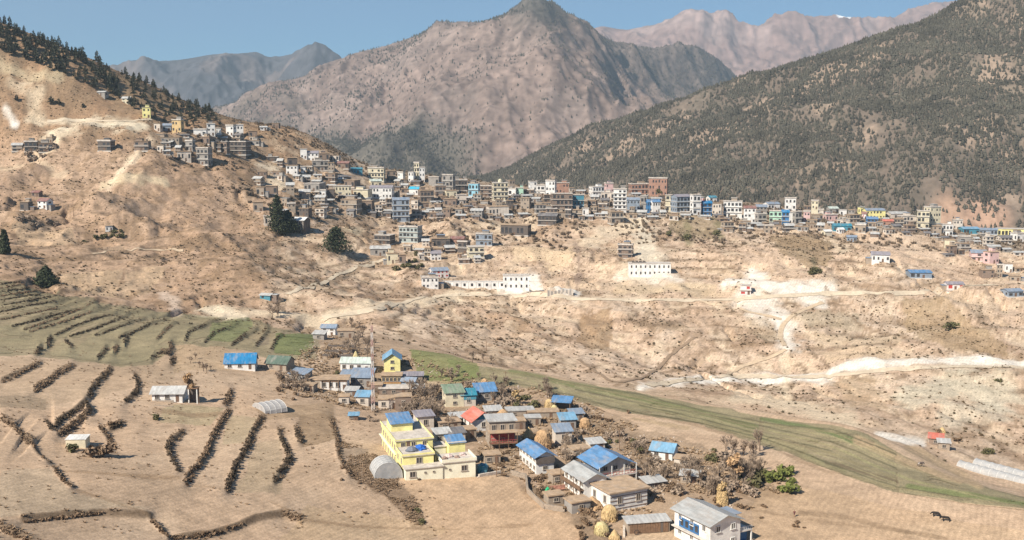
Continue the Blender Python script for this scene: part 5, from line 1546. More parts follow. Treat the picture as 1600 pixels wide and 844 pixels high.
# west side of the village
r, c = vhouse(377, 574, 10.0, 7.0, 2.3, 6, 'white', 'brightblue', 'gable', 2.6, 'small white hut with bright blue tin roof alone above the fields', fwin=3, ov=0.4)
r, c = vhouse(266, 624, 8.6, 6.5, 2.7, 3, 'white', 'tin', 'gable', 1.3, 'low white hut with grey and blue tin roof in the dry fields', fwin=3, lwin=1, ov=0.7)
MB().box(-4.4, 4.4, 0.25, 3.6, 3.50, 3.56).build('tarpaulin', roof_mat('sky'), r).rotation_euler = (-0.37, 0, 0)
MB().box(-4.0, 2.0, -4.2, -3.9, -0.5, 0.7).build('low_wall', wall_mat('stone'), r)
r, c = vhouse(438, 576, 7.5, 6.5, 2.6, -14, 'stone', 'darkgreen', 'gable', 1.9, 'stone house with dark green gabled roof among bare trees', fwin=2)
r, c = vhouse(470, 592, 6.0, 5.0, 2.2, -18, 'grey', 'greyblue', 'shed', 0.7, 'low shed with grey blue roof right of the green roofed house', fwin=1, cat='shed')
r, c = vhouse(496, 601, 5.0, 4.0, 2.0, -10, 'stone', 'earth', 'flat', 0, 'small stone hut left of the white flat roofed house', fwin=1, cat='hut')
r, c = vhouse(524, 607, 8.8, 6.0, 3.6, 2, 'white', 'earth', 'flat', 0, 'white house with flat earth roof and a dark band under its eaves', fwin=4, ov=0.8)
MB().box(-4.2, 4.2, -3.12, -3.004, 2.9, 3.5).build('eave_board', M_TIMBER, r)
posts(r, (-4, -1.5, 1.5, 4), -3.4, -0.3, 3.5, M_TIMBER)
r, c = vhouse(538, 630, 3.2, 3.0, 2.4, 4, 'pale', 'earth', 'flat', 0, 'small pale stone outhouse below the white flat roofed house', fwin=1, door=False, cat='hut')
r, c = vhouse(558, 578, 10.5, 6.0, 3.2, -4, 'white', 'palegreen', 'gable', 1.4, 'long white house with pale green tin roof left of the mast', fwin=4, ov=0.4)
r, c = vhouse(567, 601, 7.0, 6.5, 3.2, -3, 'grey', 'greyblue', 'shed', 1.6, 'house with steep grey blue tin roof close left of the mast', fwin=3, ov=0.5)
r, c = vhouse(568, 632, 4.0, 3.6, 3.0, -5, 'pale', 'sky', 'shed', 0.9, 'tiny tall hut with sky blue roof below the grey blue roof', fwin=1, cat='hut')
r, c = vhouse(613, 577, 5.6, 8.0, 4.6, 6, 'yellow', 'sky', 'gable', 1.9, 'yellow gabled house with blue roof at the back of the village', axis='y', st=2, fwin=1, lwin=2, ov=0.7, door=False)
r, c = vhouse(640, 594, 9.0, 3.5, 1.9, 3, 'stone', 'lilac', 'shed', 0.5, 'low lean to with grey roof right of the yellow gabled house', fwin=2, cat='shed')
r, c = vhouse(612, 600, 6.6, 4.0, 3.3, 2, 'orange', 'earth', 'flat', 0, 'orange timber fronted house below the yellow gabled house', fwin=0, ov=0.9)
for i in range(5): add_window(r, -2.6+i*1.3, -2.03, 1.4, 0.9, 1.2, 0, False)
railing(r, -3.3, 3.3, -2.5, 0.2, M_ORANGE, 10)
r, c = vhouse(616, 615, 9.5, 5.0, 2.2, 2, 'brown', 'slab', 'flat', 0, 'brown terrace house with long pale slab roof below the orange front', fwin=3, ov=0.7)
r, c = vhouse(608, 636, 6.5, 5.0, 3.0, 3, 'pale', 'earth', 'flat', 0, 'pale house with earth roof right at the foot of the mast', fwin=2)
r, c = vhouse(640, 604, 4.5, 4.0, 2.4, -12, 'bluegrey', 'greyblue', 'gable', 0.9, 'small blue grey tin shed right of the orange front', fwin=1, cat='shed')
r, c = vhouse(630, 640, 5.0, 4.5, 4.6, 8, 'brown', 'earth', 'flat', 0, 'tall plain brown mud house left of the thicket', fwin=1, door=False)
# middle of the village
r, c = vhouse(708, 632, 6.0, 6.0, 4.6, 14, 'cream', 'green', 'shed', 1.2, 'cream house with green sloping roof beside a teal annex', st=2, fwin=1, lwin=1, door=False)
r, c = vhouse(731, 632, 4.6, 4.2, 3.6, 10, 'pale', 'teal', 'shed', 1.0, 'teal fronted annex between the green and blue roofs', fwin=1, cat='annex', door=False)
MB().box(-2.45, 2.45, -2.2, -2.104, 2.1, 3.7).build('front_panel', wall_mat('teal'), r)
r, c = vhouse(758, 624, 6.6, 4.6, 3.2, 14, 'grey', 'blue', 'shed', 1.6, 'grey barn with smooth blue sloping roof behind the red roof', fwin=3, cat='barn')
r, c = vhouse(748, 668, 7.0, 7.5, 3.4, 24, 'white', 'red', 'gable', 2.2, 'white house with salmon red gabled roof and teal gable end', axis='y', fwin=1, lwin=2, ov=0.7, door=False)
MB().prism([(-3.2, 3.46), (3.2, 3.46), (0, 5.3)], 'y', -3.84, -3.76).build('gable_panel', wall_mat('teal'), r)
r, c = vhouse(700, 668, 6.5, 5.0, 2.2, 18, 'stone', 'earth', 'flat', 0, 'stone hut with flat earth roof behind the cream shed', fwin=2)
r, c = vhouse(722, 660, 7.0, 4.0, 2.0, 20, 'brown', 'tin', 'shed', 0.6, 'low brown shed with weathered roof left of the red roof', fwin=2, cat='shed')
r, c = vhouse(662, 668, 5.0, 5.0, 4.0, 18, 'pale', 'lilac', 'shed', 0.5, 'small pale house just behind the roof terrace of the yellow building', fwin=1, door=False)
r, c = vhouse(782, 694, 7.4, 7.0, 7.6, 10, 'stone', 'tin', 'flat', 0, 'stone house of two stepped roofs with red balcony', st=2, fwin=3, lwin=2, ov=0.9)
MB().box(-4.2, 4.2, -6.2, -3.1, 4.9, 5.15).build('lower_roof', roof_mat('earth'), r)
MB().box(-3.9, 3.9, -5.9, -3.504, 1.7, 1.95).build('balcony_floor', M_TIMBER, r)
railing(r, -3.8, 3.8, -5.8, 1.95, M_RED, 12); posts(r, (-3.8, -1.3, 1.3, 3.8), -5.8, -1.2, 4.9, M_TIMBER)
MB().box(-3.4, 3.4, -3.62, -3.51, 2.2, 4.4).build('red_hangings', M_RED, r)
r, c = vhouse(812, 648, 8.5, 4.5, 1.8, 8, 'stone', 'tin', 'flat', 0, 'low stone house with slate flat roof, left of two, behind the hay dome', fwin=2)
r, c = vhouse(848, 650, 9.5, 4.0, 1.7, 4, 'stone', 'earth', 'flat', 0, 'low long stone byre with flat roof near the yellow straw heap', fwin=2, cat='byre')
r, c = vhouse(838, 728, 5.0, 12.0, 4.6, 21, 'white', 'blue', 'gable', 1.2, 'white house with long blue roof below the orange hay stack', axis='y', st=2, fwin=1, lwin=5, ov=0.8, door=False, frame=FRAME_A)
MB().box(-2.6, 2.6, -6.5, -6.004, 2.6, 4.2).build('dark_loft', wall_mat('dark'), r)
r, c = vhouse(886, 668, 4.6, 4.0, 3.0, 10, 'grey', 'sky', 'shed', 0.9, 'grey hut with sky blue roof, upper of the twin blue huts', fwin=2, cat='hut')
r, c = vhouse(878, 690, 4.8, 4.2, 3.6, 12, 'pale', 'greyblue', 'shed', 1.0, 'pale hut with dull blue roof, lower of the twin blue huts', fwin=1, cat='hut')
r, c = vhouse(1038, 714, 6.0, 5.5, 2.7, -24, 'white', 'sky', 'gable', 1.5, 'small white house with clear blue roof standing apart below the crop slope', fwin=2, lwin=2, ov=0.6)
r, c = vhouse(1068, 726, 4.5, 3.6, 2.0, -20, 'pale', 'earth', 'flat', 0, 'small stone annex right of the clear blue roof', fwin=1, cat='hut')
r, c = vhouse(948, 746, 9.0, 9.0, 5.2, 24, 'pale', 'blue', 'gable', 2.0, 'house with broad shining blue roof and red railed veranda', axis='y', st=2, fwin=3, lwin=3, ov=1.4)
MB().box(-5.6, 5.6, -6.0, -4.504, 2.1, 2.4).build('veranda_floor', M_CONC, r)
railing(r, -5.5, 5.5, -5.9, 2.4, M_RED, 14); posts(r, (-5.4, -1.8, 1.8, 5.4), -5.9, -0.5, 5.0, M_FRAMEW)
MB().box(-6.2, -4.504, -4.6, 4.6, 2.1, 2.4).build('side_gallery', M_CONC, r)
r, c = vhouse(914, 768, 6.2, 11.0, 5.0, 24, 'white', 'grey', 'gable', 1.4, 'white gabled house with plain grey roof beside the tan roof', axis='y', st=2, fwin=1, lwin=4, ov=0.8, door=False)
MB().box(-4.2, -3.104, -5.4, 5.4, 2.3, 2.5).build('balcony_floor', M_TIMBER, r)
MB().box(-4.25, -4.15, -5.4, 5.4, 2.5, 3.4).build('balcony_rail', M_TIMBER, r)
for y in (-5.3, -1.8, 1.8, 5.3): MB().box(-4.25, -4.1, y-.08, y+.08, -1, 5.0).build('post', M_TIMBER, r)
r, c = vhouse(966, 785, 10.6, 9.5, 4.4, 27, 'white', 'earth', 'flat', 0, 'broad white stone house with flat tan earth roof', fwin=2, lwin=2, ov=1.0, door=False)
for k in range(4): MB().box(-5.36, 5.36, -4.86, -4.753, 0.4+k*1.0, 0.5+k*1.0).build('timber_band', M_TIMBER, r)
r, c = vhouse(1010, 828, 10.0, 3.6, 2.5, 11, 'stone', 'tin', 'shed', 0.3, 'long plank fronted shed with grey roof beside the yard', fwin=0, ov=0.4, cat='shed')
for i in range(15):
    MB().box(-4.6+i*0.62, -4.05+i*0.62, -1.95, -1.84, 0.0, 2.3+0.1*(i % 3)).build('plank', M_TIMBER if i != 12 else wall_mat('dark'), r)
tb = MB()
for i in range(16):
    a, b = 2*math.pi*i/16, 2*math.pi*(i+1)/16
    tb.tube((math.cos(a)*0.55, 0, math.sin(a)*0.55), (math.cos(b)*0.55, 0, math.sin(b)*0.55), 0.07, 0.07, 5)
pw = hit(995, 836); tw = tb.build('cart_wheel', M_TANK, loc=(pw.x, pw.y, pw.z+0.6)); tw.rotation_euler = (R(-12), 0, R(11)); tag(tw, 'old wheel leaning against the plank fronted shed', 'wheel')
hub = MB()
for i in range(8): hub.tube((0,0,0), (math.cos(i*math.pi/4)*0.52, 0, math.sin(i*math.pi/4)*0.52), 0.03, 0.02, 4)
hub.build('spokes', M_TIMBER, tw)
r, c = vhouse(1104, 845, 8.6, 12.5, 6.6, 30, 'white', 'grey', 'gable', 1.5, 'large white house with wide grey roof at the bottom of the village', axis='y', st=2, fwin=2, lwin=3, ov=0.8, frame=FRAME_W, door=False)
MB().box(-4.42, -4.304, -2.5, 4.5, 2.9, 5.2).build('blue_shutters', M_BLUEP, r)
for i in range(4): add_window(r, -4.45, -1.7+i*1.7, 3.4, 0.9, 1.4, R(-90))
MB().box(-5.3, -4.43, -6.2, 6.2, 2.65, 2.85).build('side_balcony', M_CONC, r)
MB().box(4.304, 8.2, -6.0, 3.0, 3.0, 3.25).build('balcony', M_CONC, r)
MB().box(4.4, 7.8, -1.0, 2.6, 3.26, 5.6).build('balcony_room', M_BLUEP, r)
railing(r, 4.4, 8.1, -5.9, 3.25, M_FRAMEW, 8); posts(r, (4.5, 8.0), -5.8, -2, 3.0, M_FRAMEW, 0.14)
MB().box(4.4, 7.9, -4.5, -4.4, 0.2, 2.6).build('blue_door', M_BLUEP, r)
MB().box(4.2, 8.4, -2.2, 2.9, 5.65, 5.78).build('annex_roof', roof_mat('greyblue'), r)
# hamlet above
r, c = vhouse(515, 523, 6.0, 4.5, 3.4, -6, 'white', 'greyblue', 'gable', 1.1, 'white house with blue grey roof at the top of the upper hamlet', st=2, fwin=2)
r, c = vhouse(541, 527, 6.5, 5.0, 3.0, 5, 'stone', 'earth', 'flat', 0, 'mud house with flat roof in the upper hamlet', fwin=2)
for i, (x, y, w_) in enumerate(((534,543,11),(532,551,12),(530,558,12))):
    p = hit(x, y); mb = MB(); rr = random.Random(i)
    for k in range(int(w_/0.6)):
        mb.box(-w_/2+k*0.6, -w_/2+k*0.6+0.585, -0.35, 0.35, -1.0, 0.9+rr.uniform(-.15,.2))
    o = mb.build('terrace_wall', wall_mat('dark'), loc=p); tag(o, ('upper','middle','lowest')[i]+' dark stone terrace wall under the upper hamlet', 'wall', 'stone walls of the hamlet')
r, c = vhouse(500, 530, 4.5, 4.0, 2.4, -8, 'grey', 'tin', 'shed', 0.6, 'small grey shed left of the white hamlet house', fwin=1, cat='shed')
r, c = vhouse(122, 697, 4.6, 3.2, 2.0, 3, 'cream', 'white', 'shed', 0.25, 'tiny whitewashed field hut among hedges', fwin=0, ov=0.15, cat='hut')
r, c = vhouse(1462, 694, 4.2, 3.6, 2.4, -22, 'brown', 'red', 'shed', 0.7, 'small hut with bright red roof at the foot of the valley side', fwin=1, lwin=1, ov=0.5, cat='hut')
r, c = vhouse(1474, 702, 3.4, 3.0, 2.6, -15, 'stone', 'tin', 'shed', 0.4, 'tan timber lean to right of the red roofed hut', fwin=1, cat='shed', door=False)

# sheds and stores squeezed between the houses
for x, y, w_, d_, h_, rz_, wl, rf, kd, ri, lab in (
  (652,616,4.5,3.6,2.3,6,'stone','tin','shed',0.6,'small tin roofed store at the left edge of the thicket'),
  (588,612,4.2,3.6,2.6,2,'brown','earth','flat',0,'brown mud store squeezed right behind the mast foot'),
  (546,594,5.0,4.0,2.3,-4,'pale','greyblue','shed',0.7,'pale store with dull blue roof above the white flat roofed house'),
  (550,618,4.0,3.2,2.0,-6,'grey','tin','shed',0.5,'grey tin store between the white flat roof and the sky blue hut'),
  (484,610,4.0,3.2,2.0,-14,'stone','earth','flat',0,'low stone store below the grey blue shed'),
  (690,690,4.4,3.6,2.8,18,'cream','tin','shed',0.6,'cream store right of the yellow roof terrace'),
  (712,690,4.6,4.0,3.0,18,'pale','darkgrey','shed',0.5,'pale store with dark roof beside the yellow turret'),
  (728,682,5.0,4.0,2.4,20,'stone','earth','flat',0,'flat stone store below the salmon red roof'),
  (770,650,5.0,4.0,2.2,12,'stone','tin','shed',0.5,'stone store with tin roof left of the hay dome'),
  (806,668,5.2,4.0,2.4,8,'brown','earth','flat',0,'brown store above the pointed straw cone'),
  (832,662,4.6,3.6,2.2,6,'stone','tin','flat',0,'stone store below the slate roofed houses'),
  (900,655,4.0,3.4,2.2,12,'grey','greyblue','shed',0.6,'grey blue store right of the upper twin hut'),
  (905,712,5.0,4.0,2.3,20,'stone','earth','flat',0,'stone byre behind the plain grey gabled roof'),
  (930,702,4.4,3.6,2.2,18,'pale','tin','shed',0.5,'pale tin store behind the shining blue roof'),
  (992,748,5.0,3.8,2.2,24,'stone','earth','flat',0,'stone byre just right of the veranda house'),
  (1020,762,5.2,3.8,2.0,22,'brown','tin','shed',0.4,'brown tin byre between the tan roof and the gardens'),
  (872,752,4.4,3.6,2.4,20,'stone','earth','flat',0,'stone store right of the long blue roof'),
  (1078,752,4.6,3.4,2.0,-14,'stone','tin','shed',0.4,'stone byre in the gardens behind the wide grey roof'),
  (768,722,4.2,3.6,2.4,12,'stone','earth','flat',0,'stone store in the yard between yellow turret and red balcony'),
  (553,655,2.6,2.2,1.4,4,'brown','sky','shed',0.3,'tiny blue sheeted coop alone in the field left of the yellow building')):
    vhouse(x, y, w_, d_, h_, rz_, wl, rf, kd, ri, lab, name='store_shed', fwin=2, cat='shed', ov=0.45)
# blue canopy on posts over straw
c = hit(878, 640); r = empty('canopy', c, R(-14))
rb = MB(); shed(rb, 6.2, 4.6, 3.0, 3.9, 0.3, 0.1); rb.build('roof', roof_mat('blue'), r)
for x in (-3, 3):
    for y in (-2.2, 2.2): MB().box(x-.1, x+.1, y-.1, y+.1, -1.0, 3.1 if y < 0 else 3.75).build('post', M_TIMBER, r)
MB().box(-2.9, 2.9, 1.2, 2.05, -0.6, 2.3).build('back_wall', wall_mat('brown'), r)
tag(r, 'open barn with bright blue canopy roof on timber posts', 'barn')

# ------------------------------------------------------------------ the big yellow building, stepped in tiers
P0 = hit(634, 751); rz = R(18); yb = empty('yellow_building', P0, rz)
tag(yb, 'large bright yellow building in stepped tiers with roof terraces', 'building')
YW, YC = wall_mat('yellow'), mat('wall_cream_white', (0.80,0.76,0.60), 0.9, 0.1, 0.5, dirt=(0.5,0.45,0.33), dirt_amt=0.4)
zb = -4.0
def tier(x0, x1, y0, y1, z1, wm, rm, parapet=0.5, slab=True):
    MB().box(x0, x1, y0, y1, zb, z1).build('wall', wm, yb)
    if slab: MB().box(x0-0.3, x1+0.3, y0-0.3, y1+0.3, z1+0.003, z1+0.22).build('roof_terrace', roof_mat(rm), yb)
    if parapet:
        z2 = z1+0.22
        MB().box(x0-0.28, x1+0.28, y0-0.28, y0-0.10, z2, z2+parapet).box(x0-0.28, x0-0.10, y0-0.10, y1, z2, z2+parapet).box(x1+0.10, x1+0.28, y0-0.10, y1, z2, z2+parapet).build('parapet', wm, yb)
tier(0, 9.6, 0, 3.0, 2.8, YC, 'slab', 0.0)
tier(9.7, 18.3, 0.3, 7.5, 3.4, YC, 'slab', 0.7)
tier(0, 8.0, 3.1, 11.0, 5.2, YW, 'slab', 0.45)
tier(0, 9.8, 11.2, 31.0, 6.9, YW, 'slab', 0.3)
tier(13.6, 18.0, 9.0, 13.0, 5.9, YW, 'slab', 0)
tier(10.4, 13.4, 11.5, 15.5, 4.4, YC, 'slab', 0)
# stair house with blue sloping roof
MB().box(0.6, 6.4, 20, 26, 7.13, 9.3).build('stair_house', YW, yb)
st_ = MB(); shed(st_, 6.0, 6.4, 9.4, 10.6, 0.3, 0.12, 3.5, 23); st_.build('stair_roof', roof_mat('blue'), yb)
MB().prism([(20, 9.3), (26, 9.3), (26, 10.45)], 'x', 0.65, 6.35).build('stair_gable', YW, yb)
tr_ = MB(); shed(tr_, 4.4, 4.2, 6.0, 6.9, 0.3, 0.12, 15.8, 11); tr_.build('turret_roof', roof_mat('blue'), yb)
for x, y, z in ((1.8, -0.03, 0.7), (15.3, 0.27, 1.0)): add_window(yb, x, y, z, 1.5, 1.4, 0, False, FRAME_A)
for x in (5.0, 7.2, 11.5): add_window(yb, x, -0.03 if x < 9.6 else 0.27, 1.5, 0.5, 0.35, 0, False, FRAME_A)
add_window(yb, 4.2, 3.07, 3.2, 1.5, 1.5, 0, False, FRAME_A)
for x in (1.8, 4.6, 7.6): add_window(yb, x, 11.17, 5.4, 1.1, 1.1, 0, False, FRAME_A)
for k, z in enumerate((1.2, 4.5)):
    for i in range(7):
        add_window(yb, -0.03, 12.6+i*2.9, z, 0.9, 1.3, R(-90), False, FRAME_A)
for z in (0.8, 3.3):
    for y in (4.6, 8.6): add_window(yb, -0.03, y, z, 0.9, 1.2, R(-90), False, FRAME_A)
for z in (3.4,): MB().box(-0.5, -0.004, 11.2, 32.0, z, z+0.14).build('ledge', YC, yb)
mesh_obj('door', FARDOOR, None, yb, (3.2, 11.15, 5.25), None, (0.9, 0.09, 1.5))
# clutter on the terraces: barrels, tarpaulin heaps, washing
def heap(name, x, y, z, s, m, label, cat, seed, parent=None):
    rr = random.Random(seed); mb = MB()
    mb.lathe([(1.0,0),(0.95,0.25),(0.75,0.5),(0.4,0.72),(0.08,0.8)], 9, jit=0.28, rnd=rr)
    q = Matrix.Rotation(rz, 3, 'Z') @ Vector((x, y, z))
    o = mb.build(name, m, loc=P0+q, smooth=False); o.scale = (s, s*0.8, s); tag(o, label, cat); return o
M_TARP = mat('blue_tarpaulin', (0.03,0.12,0.42), 0.5, 0.3, 3); M_TARPG = mat('grey_tarpaulin', (0.16,0.17,0.20), 0.7, 0.3, 3); M_PINKC = mat('pinkish_sacks', (0.55,0.42,0.38), 0.9, 0.4, 3); M_GREENT = mat('green_tarpaulin', (0.03,0.36,0.16), 0.6, 0.2, 2)
heap('tarpaulin_heap', 5.6, 7.6, 5.42, 1.7, M_TARP, 'crumpled blue tarpaulin heap on the grey roof terrace', 'tarpaulin', 1)
heap('tarpaulin_heap', 3.2, 6.9, 5.42, 1.6, M_TARPG, 'dark grey heap beside the blue tarpaulin on the terrace', 'tarpaulin', 2)
for i, (x, y, s) in enumerate(((10.9,3.2,0.9),(12.4,4.8,1.1),(14.2,3.4,0.8),(16.2,4.9,1.0))):
    heap('sack_heap', x, y, 3.62, s, M_PINKC if i % 2 else mat('brown_sacks', (0.30,0.21,0.17), 0.9, 0.4, 3), ('first','second','third','fourth')[i]+' heap of sacks from the left on the white lower roof', 'sacks', 10+i)
q = P0+Matrix.Rotation(rz, 3, 'Z') @ Vector((21.0, 3.5, 0)); q.z = ground_z(q.x, q.y)
o = MB().lathe([(1.5,0),(1.5,1.6),(1.2,2.1),(0.3,2.4)], 8, jit=0.2, rnd=random.Random(4)).build('covered_stack', roof_mat('teal'), loc=q); tag(o, 'teal sheeted stack in the yard right of the yellow building', 'stack')
# stone yard wall right of it
def stone_wall(pix, h, label, m='stone', th=0.5):
    P = [hit(*p) for p in pix]; base = P[0].copy(); mb = MB(); rr = random.Random(int(pix[0][0]))
    for a, b in zip(P[:-1], P[1:]):
        L = (b-a).length; n = max(2, int(L/0.8)); d = (b-a)/n
        for i in range(n):
            for lv in range(max(1, int(h/0.55))):
                c = a+d*(i+0.5+(0.5 if lv % 2 else 0)); ang = math.atan2(d.y, d.x); l2 = d.length*0.49
                ca, sa = math.cos(ang), math.sin(ang); t = th*rr.uniform(0.42, 0.55)
                z0 = ground_z(c.x, c.y)-0.4+lv*0.55 if lv else ground_z(c.x, c.y)-0.6
                z1 = ground_z(c.x, c.y)-0.4+(lv+1)*0.55+rr.uniform(-.03, .05)
                k = len(mb.v)
                for zz in (z0, z1):
                    for (sx, sy) in ((-1,-1),(1,-1),(1,1),(-1,1)):
                        mb.v.append((c.x+ca*l2*sx-sa*t*sy-base.x, c.y+sa*l2*sx+ca*t*sy-base.y, zz-base.z))
                for f in ((0,3,2,1),(4,5,6,7),(0,1,5,4),(1,2,6,5),(2,3,7,6),(3,0,4,7)): mb.f.append(tuple(k+i_ for i_ in f))
    o = mb.build('stone_wall', wall_mat(m), loc=base); tag(o, label, 'wall'); return o
stone_wall([(746,746),(780,740)], 1.6, 'low stone wall joining the yellow building to the yard', 'pale')
stone_wall([(798,742),(822,748),(824,770),(850,795),(880,800)], 1.8, 'rough stone yard wall at the field edge below the blue roof', 'stone')
stone_wall([(975,840),(975,826)], 1.4, 'pale stone wall closing the left of the earth yard', 'pale')
stone_wall([(1085,700),(1100,712),(1120,720)], 1.0, 'low broken stone wall right of the clear blue roof', 'stone')
stone_wall([(905,690),(960,700),(1000,712)], 0.9, 'low stone wall behind the shining blue roof', 'stone')
stone_wall([(505,618),(535,622),(575,640)], 1.0, 'stone wall along the field below the white flat roofed house', 'stone')
stone_wall([(270,636),(240,634)], 0.8, 'low stone edge in front of the tin hut', 'stone')
for x, y, w_, d_, h_, rz_, wl, lab in ((902,797,5.0,4.0,2.6,24,'grey','small grey rubble hut without windows at the field edge'),(865,785,4.0,3.2,2.2,20,'stone','open stone pen by the green tarpaulin')):
    vhouse(x, y, w_, d_, h_, rz_, wl, 'earth', 'flat', 0, lab, fwin=1, cat='hut')
p = hit(856, 771); o = MB().lathe([(0.9,0),(0.85,0.7),(0.6,1.3),(0.15,1.7)], 7, jit=0.25, rnd=random.Random(8)).build('tarpaulin', M_GREENT, loc=p); tag(o, 'bright green tarpaulin bundle by the stone pen', 'tarpaulin')
p = hit(870, 768); o = MB().box(-2.2,2.2,-0.05,0.05,0.4,1.6).build('washing', mat('washed_cloth', (0.5,0.25,0.18), 0.9, 0.6, 1.2), loc=p); o.rotation_euler.z = R(18); tag(o, 'line of reddish washing in the yard below the grey gabled house', 'washing')
MB().box(-2.3,-2.22,-0.04,0.04,-0.2,1.8).box(2.22,2.3,-0.04,0.04,-0.2,1.8).build('pole', M_TIMBER, o)

# ------------------------------------------------------------------ straw, hay and corn
M_STRAW = mat('straw', (0.52,0.37,0.19), 0.95, 0.3, 1.5, bump=0.06, bscale=5); M_ORSTRAW = mat('corn_stalks', (0.45,0.29,0.16), 0.95, 0.35, 1.5, bump=0.06, bscale=5)
def haystack(x, y, r_, h_, kind, m, label, name='haystack'):
    p = hit(x, y); rr = random.Random(int(x)); root = empty(name, p)
    prof = {'cone': [(1.0,-0.1),(0.92,0.3),(0.55,0.62),(0.28,0.85),(0.05,1.0)], 'dome': [(0.92,-0.1),(1.0,0.25),(0.9,0.55),(0.6,0.82),(0.12,1.0)], 'tall': [(0.85,-0.1),(1.0,0.15),(0.95,0.6),(0.75,0.85),(0.3,1.0)]}[kind]
    MB().lathe([(a*r_, b*h_) for a, b in prof], 13, jit=0.16, rnd=rr).build('heap', m, root, False)
    mb = MB()
    for _ in range(420):
        t = rr.random(); a = rr.uniform(0, 6.28); rad = np.interp(t, [q[1] for q in prof], [q[0] for q in prof])*r_
        c = Vector((math.cos(a)*rad, math.sin(a)*rad, t*h_)); dn = Vector((math.cos(a)*0.35, math.sin(a)*0.35, -1))*rr.uniform(.3,.7); s_ = Vector((-math.sin(a), math.cos(a), 0))*0.07
        mb.poly([c-s_, c+s_, c+dn*0.9+s_*0.4+Vector((math.cos(a),math.sin(a),0))*0.12, c+dn*0.9-s_*0.4])
    mb.build('loose_straw', m, root)
    tag(root, label, 'haystack')
haystack(786, 655, 2.2, 3.2, 'dome', M_ORSTRAW, 'smooth orange hay dome behind the two roofed stone house')
haystack(826, 686, 1.9, 3.6, 'cone', M_STRAW, 'pointed straw cone left of the tall orange stack')
haystack(848, 700, 2.3, 5.2, 'tall', M_ORSTRAW, 'tall orange corn stack behind the long blue roof')
haystack(858, 640, 1.5, 3.4, 'tall', M_STRAW, 'yellow straw stack left of the blue canopy')
haystack(866, 644, 1.2, 2.4, 'dome', mat('pale_straw', (0.56,0.46,0.24), 0.95, 0.2, 1.5, bump=0.05), 'pale yellow straw bundle in front of the blue canopy')
haystack(952, 812, 1.8, 3.6, 'tall', M_STRAW, 'straw thatched heap between the tan roof and the plank shed')
haystack(940, 834, 1.6, 2.8, 'tall', mat('pale_straw', (0.56,0.46,0.24)), 'pale yellow hay dome on the bank above the big field')
haystack(960, 842, 1.3, 2.2, 'cone', M_STRAW, 'low straw heap at the bottom edge beside the plank shed')
haystack(925, 792, 2.6, 2.6, 'cone', M_ORSTRAW, 'broad orange straw heap left of the white stone house')
haystack(914, 668, 1.6, 3.0, 'tall', M_ORSTRAW, 'orange corn stack right of the twin blue huts')
haystack(446, 572, 1.6, 3.0, 'dome', mat('pale_straw', (0.56,0.46,0.24)), 'pale straw dome behind the dark green roof')
haystack(556, 562, 1.3, 3.2, 'cone', mat('pale_straw', (0.56,0.46,0.24)), 'pale pointed haycock behind the pale green roof')
haystack(1128, 788, 1.4, 4.2, 'tall', M_STRAW, 'slim straw stack behind the large grey roof')
haystack(1472, 676, 1.0, 2.0, 'dome', M_STRAW, 'small straw heap behind the red roofed hut')
haystack(757, 603, 1.5, 2.6, 'dome', M_ORSTRAW, 'orange straw heap behind the grey barn')
def corn_tree(x, y, H, r_, m, label):
    p = hit(x, y); rr = random.Random(int(x)+3); root = empty('corn_tree', p)
    mb = MB(); mb.tube((0,0,-0.5), (0.1,0,H*0.7), 0.24, 0.14, 7)
    for k in range(6):
        a = k*1.05; mb.tube((0,0,H*0.55), (math.cos(a)*r_*0.8, math.sin(a)*r_*0.8, H*rr.uniform(0.8,1.05)), 0.09, 0.03, 5)
    mb.build('trunk', M_BARK, root)
    cb = MB()
    lobes = [((math.cos(k*1.3)*r_*0.45, math.sin(k*1.3)*r_*0.45, H*(0.55+0.09*(k % 5))), r_*0.55) for k in range(9)]
    leaf_quads(cb, blob_points(520, rr, lobes), 0.42, rr, 1.6)
    cb.build('corn_bundles', m, root); tag(root, label, 'tree')
corn_tree(296, 629, 9.0, 1.7, M_ORSTRAW, 'tree stacked with corn stalks beside the low tin hut')
corn_tree(1147, 762, 9.0, 2.2, M_ORSTRAW, 'tree stacked with orange corn bundles behind the large grey roof')
corn_tree(806, 634, 5.0, 1.4, M_STRAW, 'small tree hung with straw behind the slate roofs')
corn_tree(1128, 790, 6.0, 1.2, M_STRAW, 'straw hung pole tree close behind the large grey roof')
p = hit(296, 629)
r = empty('fodder_rack', p+Vector((1.2, 0.4, 0)))
posts(r, (-1.2, 1.2), -0.9, -0.5, 4.2, M_FRAMEW, 0.13); posts(r, (-1.2, 1.2), 0.9, -0.5, 4.2, M_TIMBER, 0.13)
MB().box(-1.5, 1.5, -1.2, 1.2, 4.2, 4.45).build('platform', M_TIMBER, r); MB().box(-1.1, 1.1, 0.6, 0.8, -0.3, 4.1).build('back_boards', wall_mat('dark'), r)
tag(r, 'tall timber fodder rack under the corn stack beside the tin hut', 'rack')

